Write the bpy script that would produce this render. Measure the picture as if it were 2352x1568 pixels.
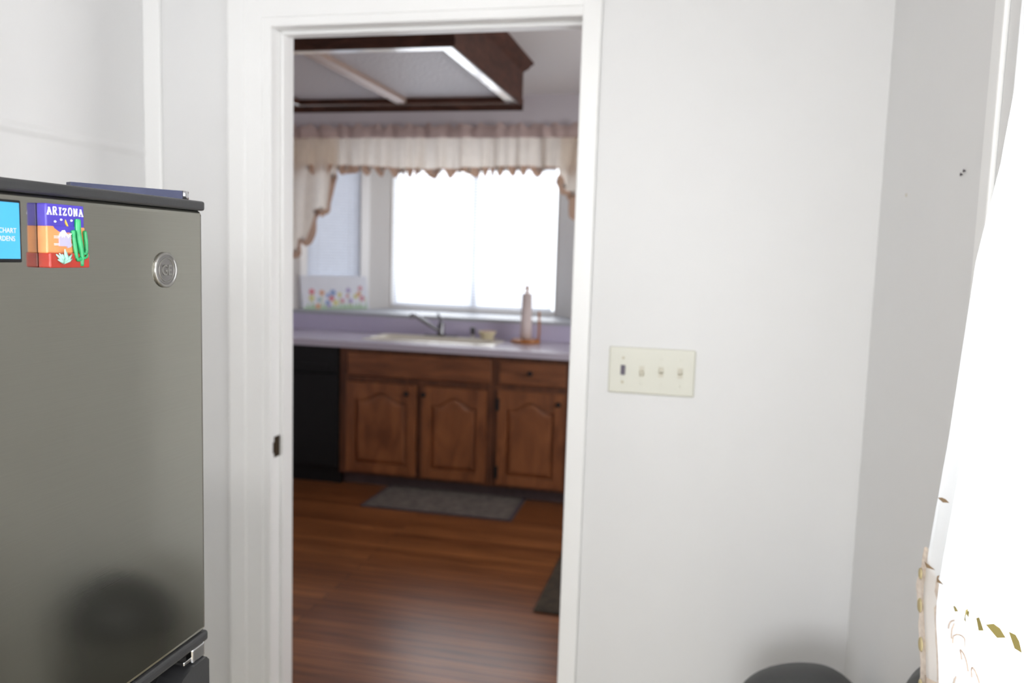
import bpy, bmesh, math, random
from mathutils import Vector, Matrix
for o in list(bpy.data.objects):
    bpy.data.objects.remove(o, do_unlink=True)
sc = bpy.context.scene
COL = sc.collection
PI = math.pi
rnd = random.Random(7)

# ------------------------------------------------------------------ camera
YAW, PITCH, ROLL = 0.2248, 0.1037, 0.0307
cam_d = bpy.data.cameras.new('camera')
cam = bpy.data.objects.new('camera', cam_d)
COL.objects.link(cam)
sc.camera = cam
fw = Vector((-math.sin(YAW)*math.cos(PITCH), math.cos(YAW)*math.cos(PITCH), -math.sin(PITCH)))
r0 = Vector((math.cos(YAW), math.sin(YAW), 0)); u0 = r0.cross(fw)
rt = r0*math.cos(ROLL) + u0*math.sin(ROLL); up = -r0*math.sin(ROLL) + u0*math.cos(ROLL)
cam.matrix_world = Matrix(((rt.x, up.x, -fw.x, 0.0), (rt.y, up.y, -fw.y, -2.0052), (rt.z, up.z, -fw.z, 1.4561), (0, 0, 0, 1)))
cam_d.sensor_width = 22.3
cam_d.lens = 1875.2/2352*22.3
cam_d.clip_start = 0.02
cam_d.dof.use_dof = True
cam_d.dof.focus_distance = 0.80
cam_d.dof.aperture_fstop = 3.3

# ------------------------------------------------------------------ world, daylight, exposure
wd = bpy.data.worlds.new('world'); sc.world = wd
wd.use_nodes = True
bg = wd.node_tree.nodes['Background']
bg.inputs['Color'].default_value = (0.90, 0.95, 1.0, 1)
bg.inputs['Strength'].default_value = 2.6
sc.view_settings.view_transform = 'Standard'
sc.view_settings.look = 'None'
sc.view_settings.exposure = 0.0
sc.view_settings.gamma = 1.0
sc.view_settings.use_curve_mapping = False
sc.cycles.max_bounces = 12
sc.cycles.diffuse_bounces = 8
sc.cycles.transparent_max_bounces = 16

def daylight(name, loc, direction, sx, sy, power, color=(1, 1, 1)):
    l = bpy.data.lights.new(name, 'AREA')
    l.shape = 'RECTANGLE'; l.size = sx; l.size_y = sy
    l.energy = power; l.color = color
    o = bpy.data.objects.new(name, l); COL.objects.link(o)
    o.location = loc
    o.rotation_euler = Vector(direction).to_track_quat('-Z', 'Y').to_euler()
    return o
# window light added behind the camera; daylight at the near room's curtained window, the kitchen's side window and its bay
daylight('added_back_daylight', (-0.55, -4.66, 1.45), (0, 1, 0), 1.5, 1.3, 49, (0.97, 0.98, 1.0))
daylight('daylight_curtained_window', (0.60, -1.75, 1.45), (-1, 0, 0), 1.5, 1.2, 30, (0.97, 0.98, 1.0))
daylight('daylight_kitchen_side_window', (1.12, 1.55, 1.55), (-1, 0, 0), 1.4, 1.1, 29, (1.0, 0.97, 0.95))
daylight('daylight_bay_window', (-1.62, 3.95, 1.6), (0, -1, 0), 1.15, 0.95, 15, (0.95, 0.97, 1.0))

# ------------------------------------------------------------------ materials
def nt(name):
    m = bpy.data.materials.new(name); m.use_nodes = True
    t = m.node_tree
    return m, t, t.nodes['Principled BSDF']
def mat(name, col, rough=0.6, metal=0.0, noise=0.0, nscale=20.0, bump=0.0, bscale=200.0, stretch=(1, 1, 1), spec=0.5, aniso=0.0, coat=0.0):
    m, t, b = nt(name)
    b.inputs['Base Color'].default_value = (*col, 1)
    b.inputs['Roughness'].default_value = rough
    b.inputs['Metallic'].default_value = metal
    b.inputs['Specular IOR Level'].default_value = spec
    b.inputs['Anisotropic'].default_value = aniso
    b.inputs['Coat Weight'].default_value = coat
    tc = t.nodes.new('ShaderNodeTexCoord'); mp = t.nodes.new('ShaderNodeMapping')
    mp.inputs['Scale'].default_value = stretch
    t.links.new(tc.outputs['Object'], mp.inputs['Vector'])
    if noise > 0:
        n = t.nodes.new('ShaderNodeTexNoise'); n.inputs['Scale'].default_value = nscale; n.inputs['Detail'].default_value = 4
        t.links.new(mp.outputs[0], n.inputs['Vector'])
        r = t.nodes.new('ShaderNodeValToRGB')
        r.color_ramp.elements[0].position = 0.3; r.color_ramp.elements[1].position = 0.7
        r.color_ramp.elements[0].color = (*[max(0, c*(1-noise)) for c in col], 1)
        r.color_ramp.elements[1].color = (*[min(1, c*(1+noise)) for c in col], 1)
        t.links.new(n.outputs['Fac'], r.inputs['Fac']); t.links.new(r.outputs['Color'], b.inputs['Base Color'])
    if bump > 0:
        n = t.nodes.new('ShaderNodeTexNoise'); n.inputs['Scale'].default_value = bscale; n.inputs['Detail'].default_value = 3
        t.links.new(mp.outputs[0], n.inputs['Vector'])
        k = t.nodes.new('ShaderNodeBump'); k.inputs['Strength'].default_value = bump; k.inputs['Distance'].default_value = 0.002
        t.links.new(n.outputs['Fac'], k.inputs['Height']); t.links.new(k.outputs['Normal'], b.inputs['Normal'])
    return m
def wood(name, c1, c2, scale, stretch, rough=0.45, coat=0.0, spec=0.5):
    m, t, b = nt(name)
    tc = t.nodes.new('ShaderNodeTexCoord'); mp = t.nodes.new('ShaderNodeMapping'); mp.inputs['Scale'].default_value = stretch
    n = t.nodes.new('ShaderNodeTexNoise'); n.inputs['Scale'].default_value = scale; n.inputs['Detail'].default_value = 6; n.inputs['Distortion'].default_value = 1.2
    r = t.nodes.new('ShaderNodeValToRGB')
    r.color_ramp.elements[0].position = 0.32; r.color_ramp.elements[1].position = 0.68
    r.color_ramp.elements[0].color = (*c1, 1); r.color_ramp.elements[1].color = (*c2, 1)
    t.links.new(tc.outputs['Object'], mp.inputs['Vector']); t.links.new(mp.outputs[0], n.inputs['Vector'])
    t.links.new(n.outputs['Fac'], r.inputs['Fac']); t.links.new(r.outputs['Color'], b.inputs['Base Color'])
    b.inputs['Roughness'].default_value = rough; b.inputs['Coat Weight'].default_value = coat; b.inputs['Specular IOR Level'].default_value = spec
    return m
def floor_mat():
    m, t, b = nt('strip_oak_floor')
    tc = t.nodes.new('ShaderNodeTexCoord')
    br = t.nodes.new('ShaderNodeTexBrick')
    br.offset = 0.37; br.squash = 1.0
    br.inputs['Scale'].default_value = 1.0
    br.inputs['Brick Width'].default_value = 4.0; br.inputs['Row Height'].default_value = 0.058
    br.inputs['Mortar Size'].default_value = 0.0024; br.inputs['Mortar Smooth'].default_value = 0.3; br.inputs['Bias'].default_value = 0.0
    br.inputs['Color1'].default_value = (0.18, 0.062, 0.021, 1); br.inputs['Color2'].default_value = (0.34, 0.130, 0.044, 1)
    br.inputs['Mortar'].default_value = (0.03, 0.012, 0.006, 1)
    mp = t.nodes.new('ShaderNodeMapping'); mp.inputs['Scale'].default_value = (1.5, 30, 1)
    n = t.nodes.new('ShaderNodeTexNoise'); n.inputs['Scale'].default_value = 2.2; n.inputs['Detail'].default_value = 6
    r = t.nodes.new('ShaderNodeValToRGB')
    r.color_ramp.elements[0].position = 0.3; r.color_ramp.elements[1].position = 0.75
    r.color_ramp.elements[0].color = (0.55, 0.5, 0.47, 1); r.color_ramp.elements[1].color = (1.25, 1.2, 1.15, 1)
    mx = t.nodes.new('ShaderNodeMix'); mx.data_type = 'RGBA'; mx.blend_type = 'MULTIPLY'; mx.inputs['Factor'].default_value = 1.0
    L = t.links.new
    L(tc.outputs['Object'], br.inputs['Vector']); L(tc.outputs['Object'], mp.inputs['Vector']); L(mp.outputs[0], n.inputs['Vector'])
    L(n.outputs['Fac'], r.inputs['Fac']); L(br.outputs['Color'], mx.inputs['A']); L(r.outputs['Color'], mx.inputs['B'])
    L(mx.outputs['Result'], b.inputs['Base Color'])
    b.inputs['Roughness'].default_value = 0.29; b.inputs['Specular IOR Level'].default_value = 0.42
    k = t.nodes.new('ShaderNodeBump'); k.inputs['Strength'].default_value = 0.12; k.inputs['Distance'].default_value = 0.002
    L(n.outputs['Fac'], k.inputs['Height']); L(k.outputs['Normal'], b.inputs['Normal'])
    return m
def cloth(name, col, trans, weave=900.0, noise=0.06, nsc=25):
    m = bpy.data.materials.new(name); m.use_nodes = True
    t = m.node_tree; t.nodes.clear()
    out = t.nodes.new('ShaderNodeOutputMaterial'); d = t.nodes.new('ShaderNodeBsdfDiffuse'); tr = t.nodes.new('ShaderNodeBsdfTranslucent')
    mx = t.nodes.new('ShaderNodeMixShader'); mx.inputs[0].default_value = trans
    tc = t.nodes.new('ShaderNodeTexCoord'); n = t.nodes.new('ShaderNodeTexNoise'); n.inputs['Scale'].default_value = nsc
    r = t.nodes.new('ShaderNodeValToRGB')
    r.color_ramp.elements[0].color = (*[c*(1-noise) for c in col], 1); r.color_ramp.elements[1].color = (*[min(1, c*(1+noise)) for c in col], 1)
    w = t.nodes.new('ShaderNodeTexNoise'); w.inputs['Scale'].default_value = weave
    k = t.nodes.new('ShaderNodeBump'); k.inputs['Strength'].default_value = 0.15; k.inputs['Distance'].default_value = 0.001
    L = t.links.new
    L(tc.outputs['Object'], n.inputs['Vector']); L(tc.outputs['Object'], w.inputs['Vector']); L(n.outputs['Fac'], r.inputs['Fac'])
    L(r.outputs['Color'], d.inputs['Color']); L(r.outputs['Color'], tr.inputs['Color'])
    L(w.outputs['Fac'], k.inputs['Height']); L(k.outputs['Normal'], d.inputs['Normal'])
    L(d.outputs[0], mx.inputs[1]); L(tr.outputs[0], mx.inputs[2]); L(mx.outputs[0], out.inputs['Surface'])
    return m
def glass_mat():
    m = bpy.data.materials.new('window_glass'); m.use_nodes = True
    t = m.node_tree; t.nodes.clear()
    out = t.nodes.new('ShaderNodeOutputMaterial'); a = t.nodes.new('ShaderNodeBsdfTransparent'); g = t.nodes.new('ShaderNodeBsdfGlossy')
    g.inputs['Roughness'].default_value = 0.02
    tc = t.nodes.new('ShaderNodeTexCoord'); n = t.nodes.new('ShaderNodeTexNoise'); n.inputs['Scale'].default_value = 3
    k = t.nodes.new('ShaderNodeBump'); k.inputs['Strength'].default_value = 0.02
    f = t.nodes.new('ShaderNodeFresnel'); f.inputs['IOR'].default_value = 1.3
    mx = t.nodes.new('ShaderNodeMixShader')
    L = t.links.new
    L(tc.outputs['Object'], n.inputs['Vector']); L(n.outputs['Fac'], k.inputs['Height']); L(k.outputs['Normal'], g.inputs['Normal'])
    L(f.outputs[0], mx.inputs[0]); L(a.outputs[0], mx.inputs[1]); L(g.outputs[0], mx.inputs[2]); L(mx.outputs[0], out.inputs['Surface'])
    return m

M = {}
M['wall'] = mat('white_wall_paint', (0.80, 0.80, 0.80), 0.45, bump=0.06, bscale=120, noise=0.01, nscale=3)
M['trim'] = mat('white_gloss_trim_paint', (0.92, 0.92, 0.915), 0.28, bump=0.03, bscale=60)
M['kwall'] = mat('pale_mauve_grey_wall_paint', (0.62, 0.585, 0.615), 0.6, bump=0.06, bscale=120, noise=0.02, nscale=3)
M['baywall'] = mat('warm_white_bay_paint', (0.72, 0.70, 0.67), 0.6, bump=0.06, bscale=120)
M['ceil'] = mat('ceiling_paint', (0.76, 0.74, 0.73), 0.8, bump=0.25, bscale=90)
M['floor'] = floor_mat()
M['glass'] = glass_mat()
M['vinyl'] = mat('white_vinyl_frame', (0.80, 0.81, 0.84), 0.4, bump=0.02)
M['steel'] = mat('brushed_stainless_steel', (0.415, 0.41, 0.365), 0.115, 1.0, noise=0.018, nscale=14, stretch=(1, 0.8, 60), bump=0.008, bscale=40, aniso=0.0)
M['blackp'] = mat('black_plastic', (0.010, 0.010, 0.011), 0.5, bump=0.05, bscale=300, spec=0.25)
M['greyp'] = mat('dark_grey_plastic', (0.040, 0.040, 0.042), 0.32, bump=0.05, bscale=300)
M['fbody'] = mat('textured_black_fridge_cabinet', (0.02, 0.02, 0.022), 0.5, bump=0.3, bscale=400)
M['chrome'] = mat('chrome', (0.78, 0.78, 0.80), 0.12, 1.0, noise=0.02)
M['badge'] = mat('satin_nickel_badge', (0.42, 0.41, 0.39), 0.3, 1.0, noise=0.04, nscale=40)
M['badged'] = mat('recessed_badge_face', (0.30, 0.29, 0.285), 0.38, 1.0, noise=0.04, nscale=40)
M['ivory'] = mat('ivory_plastic', (0.735, 0.73, 0.645), 0.35, bump=0.02)
M['ivoryd'] = mat('ivory_switch_toggle', (0.66, 0.63, 0.53), 0.4, bump=0.02)
M['screw'] = mat('painted_screw', (0.55, 0.50, 0.36), 0.4, noise=0.1)
M['violet'] = mat('dark_violet_toggle', (0.10, 0.08, 0.12), 0.35, noise=0.1)
M['cab'] = wood('cherry_stained_oak', (0.16, 0.050, 0.017), (0.30, 0.105, 0.036), 3.0, (3, 3, 1.0), 0.40, 0.1)
M['cabh'] = wood('cherry_stained_oak_drawer', (0.14, 0.044, 0.015), (0.26, 0.090, 0.032), 3.0, (1.0, 5, 5), 0.40, 0.1)
M['cabd'] = wood('dark_stained_cabinet_frame', (0.085, 0.027, 0.011), (0.17, 0.058, 0.022), 4.0, (5, 5, 1), 0.45)
M['toe'] = mat('toe_kick_vinyl', (0.085, 0.055, 0.055), 0.6, noise=0.15)
M['iron'] = mat('black_iron_hardware', (0.014, 0.013, 0.014), 0.45, 0.3, noise=0.2)
M['lam'] = mat('lavender_grey_laminate', (0.56, 0.525, 0.61), 0.22, noise=0.06, nscale=120, bump=0.02)
M['lams'] = mat('lavender_backsplash_laminate', (0.56, 0.52, 0.68), 0.42, noise=0.06, nscale=120)
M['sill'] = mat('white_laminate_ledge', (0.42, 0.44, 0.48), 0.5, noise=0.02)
M['sink'] = mat('cream_enamel', (0.70, 0.66, 0.58), 0.10, noise=0.02)
M['brush'] = mat('brushed_faucet_metal', (0.20, 0.20, 0.215), 0.22, 1.0, noise=0.05)
M['cream'] = mat('cream_ceramic', (0.72, 0.64, 0.44), 0.35, noise=0.03)
M['pinkrim'] = mat('pinkish_sponge', (0.55, 0.36, 0.28), 0.8, noise=0.1, nscale=90, bump=0.4, bscale=120)
M['honey'] = wood('honey_turned_wood', (0.36, 0.13, 0.03), (0.52, 0.21, 0.06), 5, (3, 3, 12), 0.4)
M['paper'] = mat('paper_towel', (0.72, 0.62, 0.60), 0.9, bump=0.4, bscale=260)
M['blind'] = cloth('white_blind_slats', (0.86, 0.88, 0.92), 0.55)
M['blindc'] = cloth('white_closed_blind_slats', (0.74, 0.77, 0.84), 0.22)
M['valance'] = cloth('cream_curtain_cotton', (0.94, 0.86, 0.76), 0.70)
M['header'] = cloth('cream_cotton_painted_shade', (0.56, 0.44, 0.41), 0.15)  # the cream cotton again, darkened to paint in the header's shade
M['lacek'] = cloth('tan_crochet_lace', (0.56, 0.38, 0.28), 0.40)
M['lacem'] = cloth('greige_lace_motif', (0.74, 0.68, 0.62), 0.45)
M['sheer'] = cloth('white_curtain_cotton', (0.90, 0.90, 0.90), 0.55, noise=0.01)
M['laces'] = cloth('blush_crochet_lace', (0.84, 0.69, 0.60), 0.45, noise=0.30, nsc=170)
M['lacey'] = cloth('straw_lace_motif', (0.76, 0.66, 0.40), 0.3)
M['cutw'] = cloth('olive_tan_cutwork', (0.42, 0.35, 0.13), 0.1)
M['cutb'] = cloth('brown_cutwork_stitch', (0.30, 0.21, 0.13), 0.1)
M['fixw'] = wood('dark_walnut_light_box', (0.036, 0.013, 0.008), (0.085, 0.032, 0.020), 4, (2, 2, 8), 0.55, 0.0, 0.25)
M['fixt'] = mat('satin_metal_inner_trim', (0.88, 0.85, 0.80), 0.16, 0.8, noise=0.02)
M['fixd'] = mat('oak_divider_trim', (0.42, 0.31, 0.255), 0.3, 0.2, noise=0.05)
def diffuser_mat():
    m, t, b = nt('prismatic_acrylic_diffuser')
    b.inputs['Base Color'].default_value = (0.60, 0.58, 0.60, 1); b.inputs['Roughness'].default_value = 0.35
    tc = t.nodes.new('ShaderNodeTexCoord'); v = t.nodes.new('ShaderNodeTexVoronoi'); v.inputs['Scale'].default_value = 55
    k = t.nodes.new('ShaderNodeBump'); k.inputs['Strength'].default_value = 0.6; k.inputs['Distance'].default_value = 0.004
    t.links.new(tc.outputs['Object'], v.inputs['Vector']); t.links.new(v.outputs['Distance'], k.inputs['Height']); t.links.new(k.outputs['Normal'], b.inputs['Normal'])
    return m
M['diff'] = diffuser_mat()
M['rug'] = mat('grey_green_woven_rug', (0.135, 0.115, 0.10), 0.95, noise=0.30, nscale=22, bump=0.6, bscale=160)
M['rugb'] = mat('dark_rug_binding', (0.075, 0.058, 0.066), 0.95, noise=0.2, nscale=60, bump=0.5, bscale=160)
M['rug2'] = mat('dark_olive_woven_mat', (0.055, 0.040, 0.026), 0.95, noise=0.35, nscale=26, bump=0.6, bscale=160)
M['seat'] = mat('charcoal_upholstery', (0.052, 0.053, 0.053), 0.5, noise=0.06, nscale=80, bump=0.15, bscale=500)
M['binb'] = mat('charcoal_plastic_bin', (0.12, 0.12, 0.115), 0.3, bump=0.03)
M['tube'] = mat('black_painted_tube', (0.02, 0.02, 0.022), 0.35, 0.4, noise=0.1)
M['strike'] = mat('dark_bronze', (0.060, 0.038, 0.018), 0.4, 0.8, noise=0.15)
M['nail'] = mat('dark_nail_head', (0.12, 0.10, 0.12), 0.4, 0.6, noise=0.1)
M['tray'] = mat('dark_blue_steel_tray', (0.05, 0.055, 0.10), 0.2, 0.6, noise=0.1)
M['cyan'] = mat('sky_blue_glossy_print', (0.075, 0.50, 0.92), 0.12, noise=0.01, nscale=5, coat=0.5)
M['white'] = mat('white_gloss_enamel', (0.86, 0.86, 0.88), 0.2, noise=0.01)
M['purple'] = mat('violet_glazed_resin', (0.085, 0.055, 0.55), 0.16, noise=0.12, nscale=60, coat=0.6)
M['orange'] = mat('orange_glazed_resin', (0.95, 0.36, 0.13), 0.16, noise=0.08, nscale=60, coat=0.6)
M['red'] = mat('brick_red_glazed_resin', (0.50, 0.035, 0.02), 0.16, noise=0.12, nscale=60, coat=0.6)
M['green'] = mat('cactus_green_glazed_resin', (0.015, 0.42, 0.14), 0.14, noise=0.2, nscale=90, coat=0.6)
M['mint'] = mat('mint_glazed_resin', (0.42, 0.78, 0.66), 0.16, noise=0.12, nscale=90, coat=0.6)
M['lilac'] = mat('lilac_glazed_resin', (0.60, 0.55, 0.80), 0.18, noise=0.06, nscale=60, coat=0.6)
M['yellow'] = mat('yellow_glazed_resin', (0.90, 0.55, 0.06), 0.18, noise=0.06, coat=0.6)
M['snow'] = mat('white_glazed_resin', (0.88, 0.86, 0.92), 0.16, noise=0.02, coat=0.6)
M['cardw'] = mat('white_painted_board', (0.80, 0.82, 0.88), 0.5, noise=0.02)
for nm, c in dict(fred=(0.72, 0.10, 0.16), forange=(0.72, 0.30, 0.12), fblue=(0.17, 0.30, 0.62), fyellow=(0.72, 0.68, 0.20), fpink=(0.70, 0.26, 0.34), fviolet=(0.40, 0.30, 0.60), fgreen=(0.36, 0.58, 0.34), fteal=(0.35, 0.55, 0.58), flime=(0.58, 0.66, 0.28)).items():
    M[nm] = mat('paint_' + nm[1:], tuple(0.80*v + 0.13 for v in c), 0.5, noise=0.12, nscale=40)

# ------------------------------------------------------------------ mesh helpers
def link(name, me, parent=None):
    o = bpy.data.objects.new(name, me); COL.objects.link(o)
    if parent is not None:
        o.parent = parent
        o.matrix_parent_inverse = parent.matrix_world.inverted() if False else Matrix.Translation(-Vector(parent.location)) if parent.type == 'EMPTY' and parent.rotation_euler[2] == 0 and parent.parent is None else Matrix.Identity(4)
    return o
def obj(name, bm, m, parent=None, smooth=False):
    me = bpy.data.meshes.new(name)
    bmesh.ops.recalc_face_normals(bm, faces=bm.faces)
    bm.to_mesh(me); bm.free()
    me.materials.append(m)
    if smooth:
        for p in me.polygons: p.use_smooth = True
    return link(name, me, parent)
def thing(name, label, cat, loc=(0, 0, 0), group=None):
    o = bpy.data.objects.new(name, None); COL.objects.link(o)
    o.location = loc; o.empty_display_size = 0.1
    o['label'] = label; o['category'] = cat
    if group: o['group'] = group
    bpy.context.view_layer.update()
    return o
def tag(o, label, cat, group=None):
    o['label'] = label; o['category'] = cat
    if group: o['group'] = group
    return o
def struct(o):
    o['kind'] = 'structure'; return o
def senv(name, loc=(0, 0, 0)):
    o = bpy.data.objects.new(name, None); COL.objects.link(o); o.location = loc
    o['kind'] = 'structure'
    return o
def B(): return bmesh.new()
def box(bm, x0, x1, y0, y1, z0, z1, bev=0.0, seg=2, mtx=None):
    v = [bm.verts.new((x, y, z)) for x in (x0, x1) for y in (y0, y1) for z in (z0, z1)]
    fs = [bm.faces.new([v[i] for i in q]) for q in ((0, 1, 3, 2), (4, 6, 7, 5), (0, 4, 5, 1), (2, 3, 7, 6), (0, 2, 6, 4), (1, 5, 7, 3))]
    vs = v
    if bev > 0:
        es = list({e for f in fs for e in f.edges})
        r = bmesh.ops.bevel(bm, geom=es, offset=bev, segments=seg, affect='EDGES', profile=0.5)
        vs = list({x for f in r['faces'] for x in f.verts} | {x for x in v if x.is_valid})
    if mtx is not None:
        allv = {x for x in vs}
        for x in allv: x.co = mtx @ x.co
    return bm
def lathe(bm, prof, c, n=24, axis='z'):
    rings = []
    for r, h in prof:
        ring = []
        for i in range(n):
            a = 2*PI*i/n
            if axis == 'z': co = (c[0]+r*math.cos(a), c[1]+r*math.sin(a), c[2]+h)
            elif axis == 'y': co = (c[0]+r*math.cos(a), c[1]+h, c[2]+r*math.sin(a))
            else: co = (c[0]+h, c[1]+r*math.cos(a), c[2]+r*math.sin(a))
            ring.append(bm.verts.new(co))
        rings.append(ring)
    for a, b in zip(rings, rings[1:]):
        for i in range(n):
            bm.faces.new((a[i], a[(i+1) % n], b[(i+1) % n], b[i]))
    bm.faces.new(rings[0]); bm.faces.new(rings[-1][::-1])
    return bm
def tube(bm, pts, rad, n=10, close=False):
    pts = [Vector(p) for p in pts]
    rads = rad if isinstance(rad, (list, tuple)) else [rad]*len(pts)
    rings = []; ref = Vector((0, 0, 1))
    for i, p in enumerate(pts):
        d = (pts[min(i+1, len(pts)-1)] - pts[max(i-1, 0)]).normalized()
        if abs(d.dot(ref)) > 0.95: ref = Vector((1, 0, 0)) if abs(d.x) < 0.9 else Vector((0, 1, 0))
        a = d.cross(ref).normalized(); b = d.cross(a)
        rings.append([bm.verts.new(p + (a*math.cos(2*PI*k/n) + b*math.sin(2*PI*k/n))*rads[i]) for k in range(n)])
    for a, b in zip(rings, rings[1:]):
        for k in range(n): bm.faces.new((a[k], a[(k+1) % n], b[(k+1) % n], b[k]))
    bm.faces.new(rings[0]); bm.faces.new(rings[-1][::-1])
    return bm
def prism(bm, poly, f0, f1):
    """poly: list of 2-d points; f0/f1 map (u, v) to the two 3-d caps"""
    a = [bm.verts.new(f0(*p)) for p in poly]; b = [bm.verts.new(f1(*p)) for p in poly]
    n = len(poly)
    bm.faces.new(a); bm.faces.new(b[::-1])
    for i in range(n): bm.faces.new((a[i], a[(i+1) % n], b[(i+1) % n], b[i]))
    return bm
def grid(bm, nu, nv, f):
    g = [[bm.verts.new(f(i/nu, j/nv)) for j in range(nv+1)] for i in range(nu+1)]
    for i in range(nu):
        for j in range(nv): bm.faces.new((g[i][j], g[i+1][j], g[i+1][j+1], g[i][j+1]))
    return g
def spline(pts, n):
    out = []
    P = [Vector(p) for p in pts]
    P = [2*P[0]-P[1]] + P + [2*P[-1]-P[-2]]
    for i in range(1, len(P)-2):
        for k in range(n):
            t = k/n
            out.append(0.5*((2*P[i]) + (P[i+1]-P[i-1])*t + (2*P[i-1]-5*P[i]+4*P[i+1]-P[i+2])*t*t + (3*P[i]-P[i-1]-3*P[i+1]+P[i+2])*t**3))
    out.append(P[-2]); return out
def interp(tab, x):
    if x <= tab[0][0]: return tab[0][1]
    for (a, b), (c, d) in zip(tab, tab[1:]):
        if x <= c: return b + (d-b)*(x-a)/(c-a)
    return tab[-1][1]
def text_bm(s, size, ext, off=0.0):
    c = bpy.data.curves.new('lettering', 'FONT'); c.body = s; c.size = size; c.extrude = ext; c.offset = off; c.resolution_u = 3
    o = bpy.data.objects.new('lettering', c); COL.objects.link(o)
    bpy.context.view_layer.update()
    dg = bpy.context.evaluated_depsgraph_get()
    me = bpy.data.meshes.new_from_object(o.evaluated_get(dg))
    bm = bmesh.new(); bm.from_mesh(me)
    bpy.data.objects.remove(o); bpy.data.curves.remove(c); bpy.data.meshes.remove(me)
    xs = [v.co.x for v in bm.verts]
    return bm, min(xs), max(xs)

# ------------------------------------------------------------------ the setting
CEIL = 2.48
XL, XR = -1.51, 0.385          # near room
DW = 0.115                     # doorway wall thickness
KX0, KX1 = -2.82, 1.00         # kitchen
KB = 3.20                      # kitchen back wall
DX0, DX1, DH = -1.128, -0.302, 2.034
M['vinylf'] = mat('beige_sheet_vinyl', (0.56, 0.50, 0.38), 0.5, noise=0.08, nscale=30)
bm = B(); box(bm, -3.2, 1.3, -4.7, 0.0, -0.12, 0.0); struct(obj('floor', bm, M['vinylf']))
bm = B(); box(bm, -3.2, 1.3, 0.0, 4.2, -0.12, 0.0); struct(obj('floor_kitchen', bm, M['floor']))
bm = B(); box(bm, -3.2, 1.3, -4.7, 4.2, CEIL, CEIL+0.12); struct(obj('ceiling', bm, M['ceil']))
# wall with the doorway, white on the near side
bm = B()
box(bm, KX0, DX0-0.012, 0, DW, 0, CEIL); box(bm, DX1+0.012, KX1, 0, DW, 0, CEIL); box(bm, DX0-0.012, DX1+0.012, 0, DW, DH+0.012, CEIL)
struct(obj('wall_front', bm, M['wall']))
bm = B()
box(bm, XL-0.1, XL, -4.6, 0, 0, CEIL)
# shallow rounded ridge added to imitate a streak of light along the wall
def streak_ridge(u, v): return (XL - 0.0002 + 0.0045*math.sin(PI*v)**1.5, -4.5 + 4.5*u, 1.692 + 0.034*v)
grid(bm, 1, 8, streak_ridge)
struct(obj('wall_left', bm, M['wall']))
bm = B()
WY0, WY1, WZ0, WZ1 = -2.45, -0.79, 0.86, 2.06
box(bm, XR, XR+0.1, WY1, 0, 0, CEIL); box(bm, XR, XR+0.1, -4.6, WY0, 0, CEIL)
box(bm, XR, XR+0.1, WY0, WY1, 0, WZ0); box(bm, XR, XR+0.1, WY0, WY1, WZ1, CEIL)
struct(obj('wall_right', bm, M['wall']))
bm = B()
box(bm, XL, -1.3, -4.6, -4.5, 0, CEIL); box(bm, 0.2, XR, -4.6, -4.5, 0, CEIL)
box(bm, -1.3, 0.2, -4.6, -4.5, 0, 0.8); box(bm, -1.3, 0.2, -4.6, -4.5, 2.1, CEIL)
struct(obj('wall_behind', bm, M['wall']))
# battens over the wall-board joints
bm = B(); box(bm, XL, XL+0.054, -0.010, 0, 0, CEIL, 0.004); struct(obj('trim_1', bm, M['trim']))
bm = B(); box(bm, XR-0.008, XR, -0.751, -0.709, 0, CEIL, 0.003); struct(obj('trim_2', bm, M['trim']))
# kitchen side walls
bm = B(); box(bm, KX0-0.1, KX0, DW, KB+0.1, 0, CEIL); struct(obj('wall_kitchen_left', bm, M['kwall']))
bm = B()
box(bm, KX1, KX1+0.1, DW, 0.85, 0, CEIL); box(bm, KX1, KX1+0.1, 2.25, KB+0.1, 0, CEIL)
box(bm, KX1, KX1+0.1, 0.85, 2.25, 0, 1.0); box(bm, KX1, KX1+0.1, 0.85, 2.25, 2.1, CEIL)
struct(obj('wall_kitchen_right', bm, M['kwall']))
# kitchen back wall with the bay recess
BX0, BX1 = -2.77, -0.48        # bay opening
CX0, CX1, CY = -2.25, -0.995, 3.71   # centre facet
BT = 2.20                      # bay soffit
LZ = 1.043                     # bay ledge top
bm = B()
box(bm, KX0, BX0, KB, KB+0.1, 0, CEIL); box(bm, BX1, KX1, KB, KB+0.1, 0, CEIL)
box(bm, BX0, BX1, KB, KB+0.1, BT, CEIL); box(bm, BX0, BX1, KB, KB+0.1, 0, LZ-0.022)
struct(obj('wall_back', bm, M['kwall']))
# bay walls: two splayed facets and soffit
def facet_box(bm, p0, p1, t0, t1, z0, z1, thick=0.09, inset=0.0):
    p0 = Vector((*p0, 0)); p1 = Vector((*p1, 0)); d = (p1-p0).normalized(); nrm = Vector((-d.y, d.x, 0))
    a = p0 + d*t0; b = p0 + d*t1
    q = [a + nrm*inset, b + nrm*inset, b + nrm*(inset+thick), a + nrm*(inset+thick)]
    prism(bm, [(v.x, v.y) for v in q], lambda x, y: (x, y, z0), lambda x, y: (x, y, z1))
LF = ((BX0, KB), (CX0, CY)); RF = ((CX1, CY), (BX1, KB)); CF = ((CX0, CY), (CX1, CY))
flen = math.dist(*LF)
bm = B()
w0, w1 = 0.10, 0.495           # left facet window
facet_box(bm, *LF, 0, w0, LZ, BT); facet_box(bm, *LF, w1, flen, LZ, BT)
facet_box(bm, *LF, w0, w1, LZ, 1.10); facet_box(bm, *LF, w0, w1, 2.08, BT)
facet_box(bm, *RF, 0, math.dist(*RF), LZ, BT)
c0, c1 = 0.012, CX1-CX0-0.012
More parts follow.
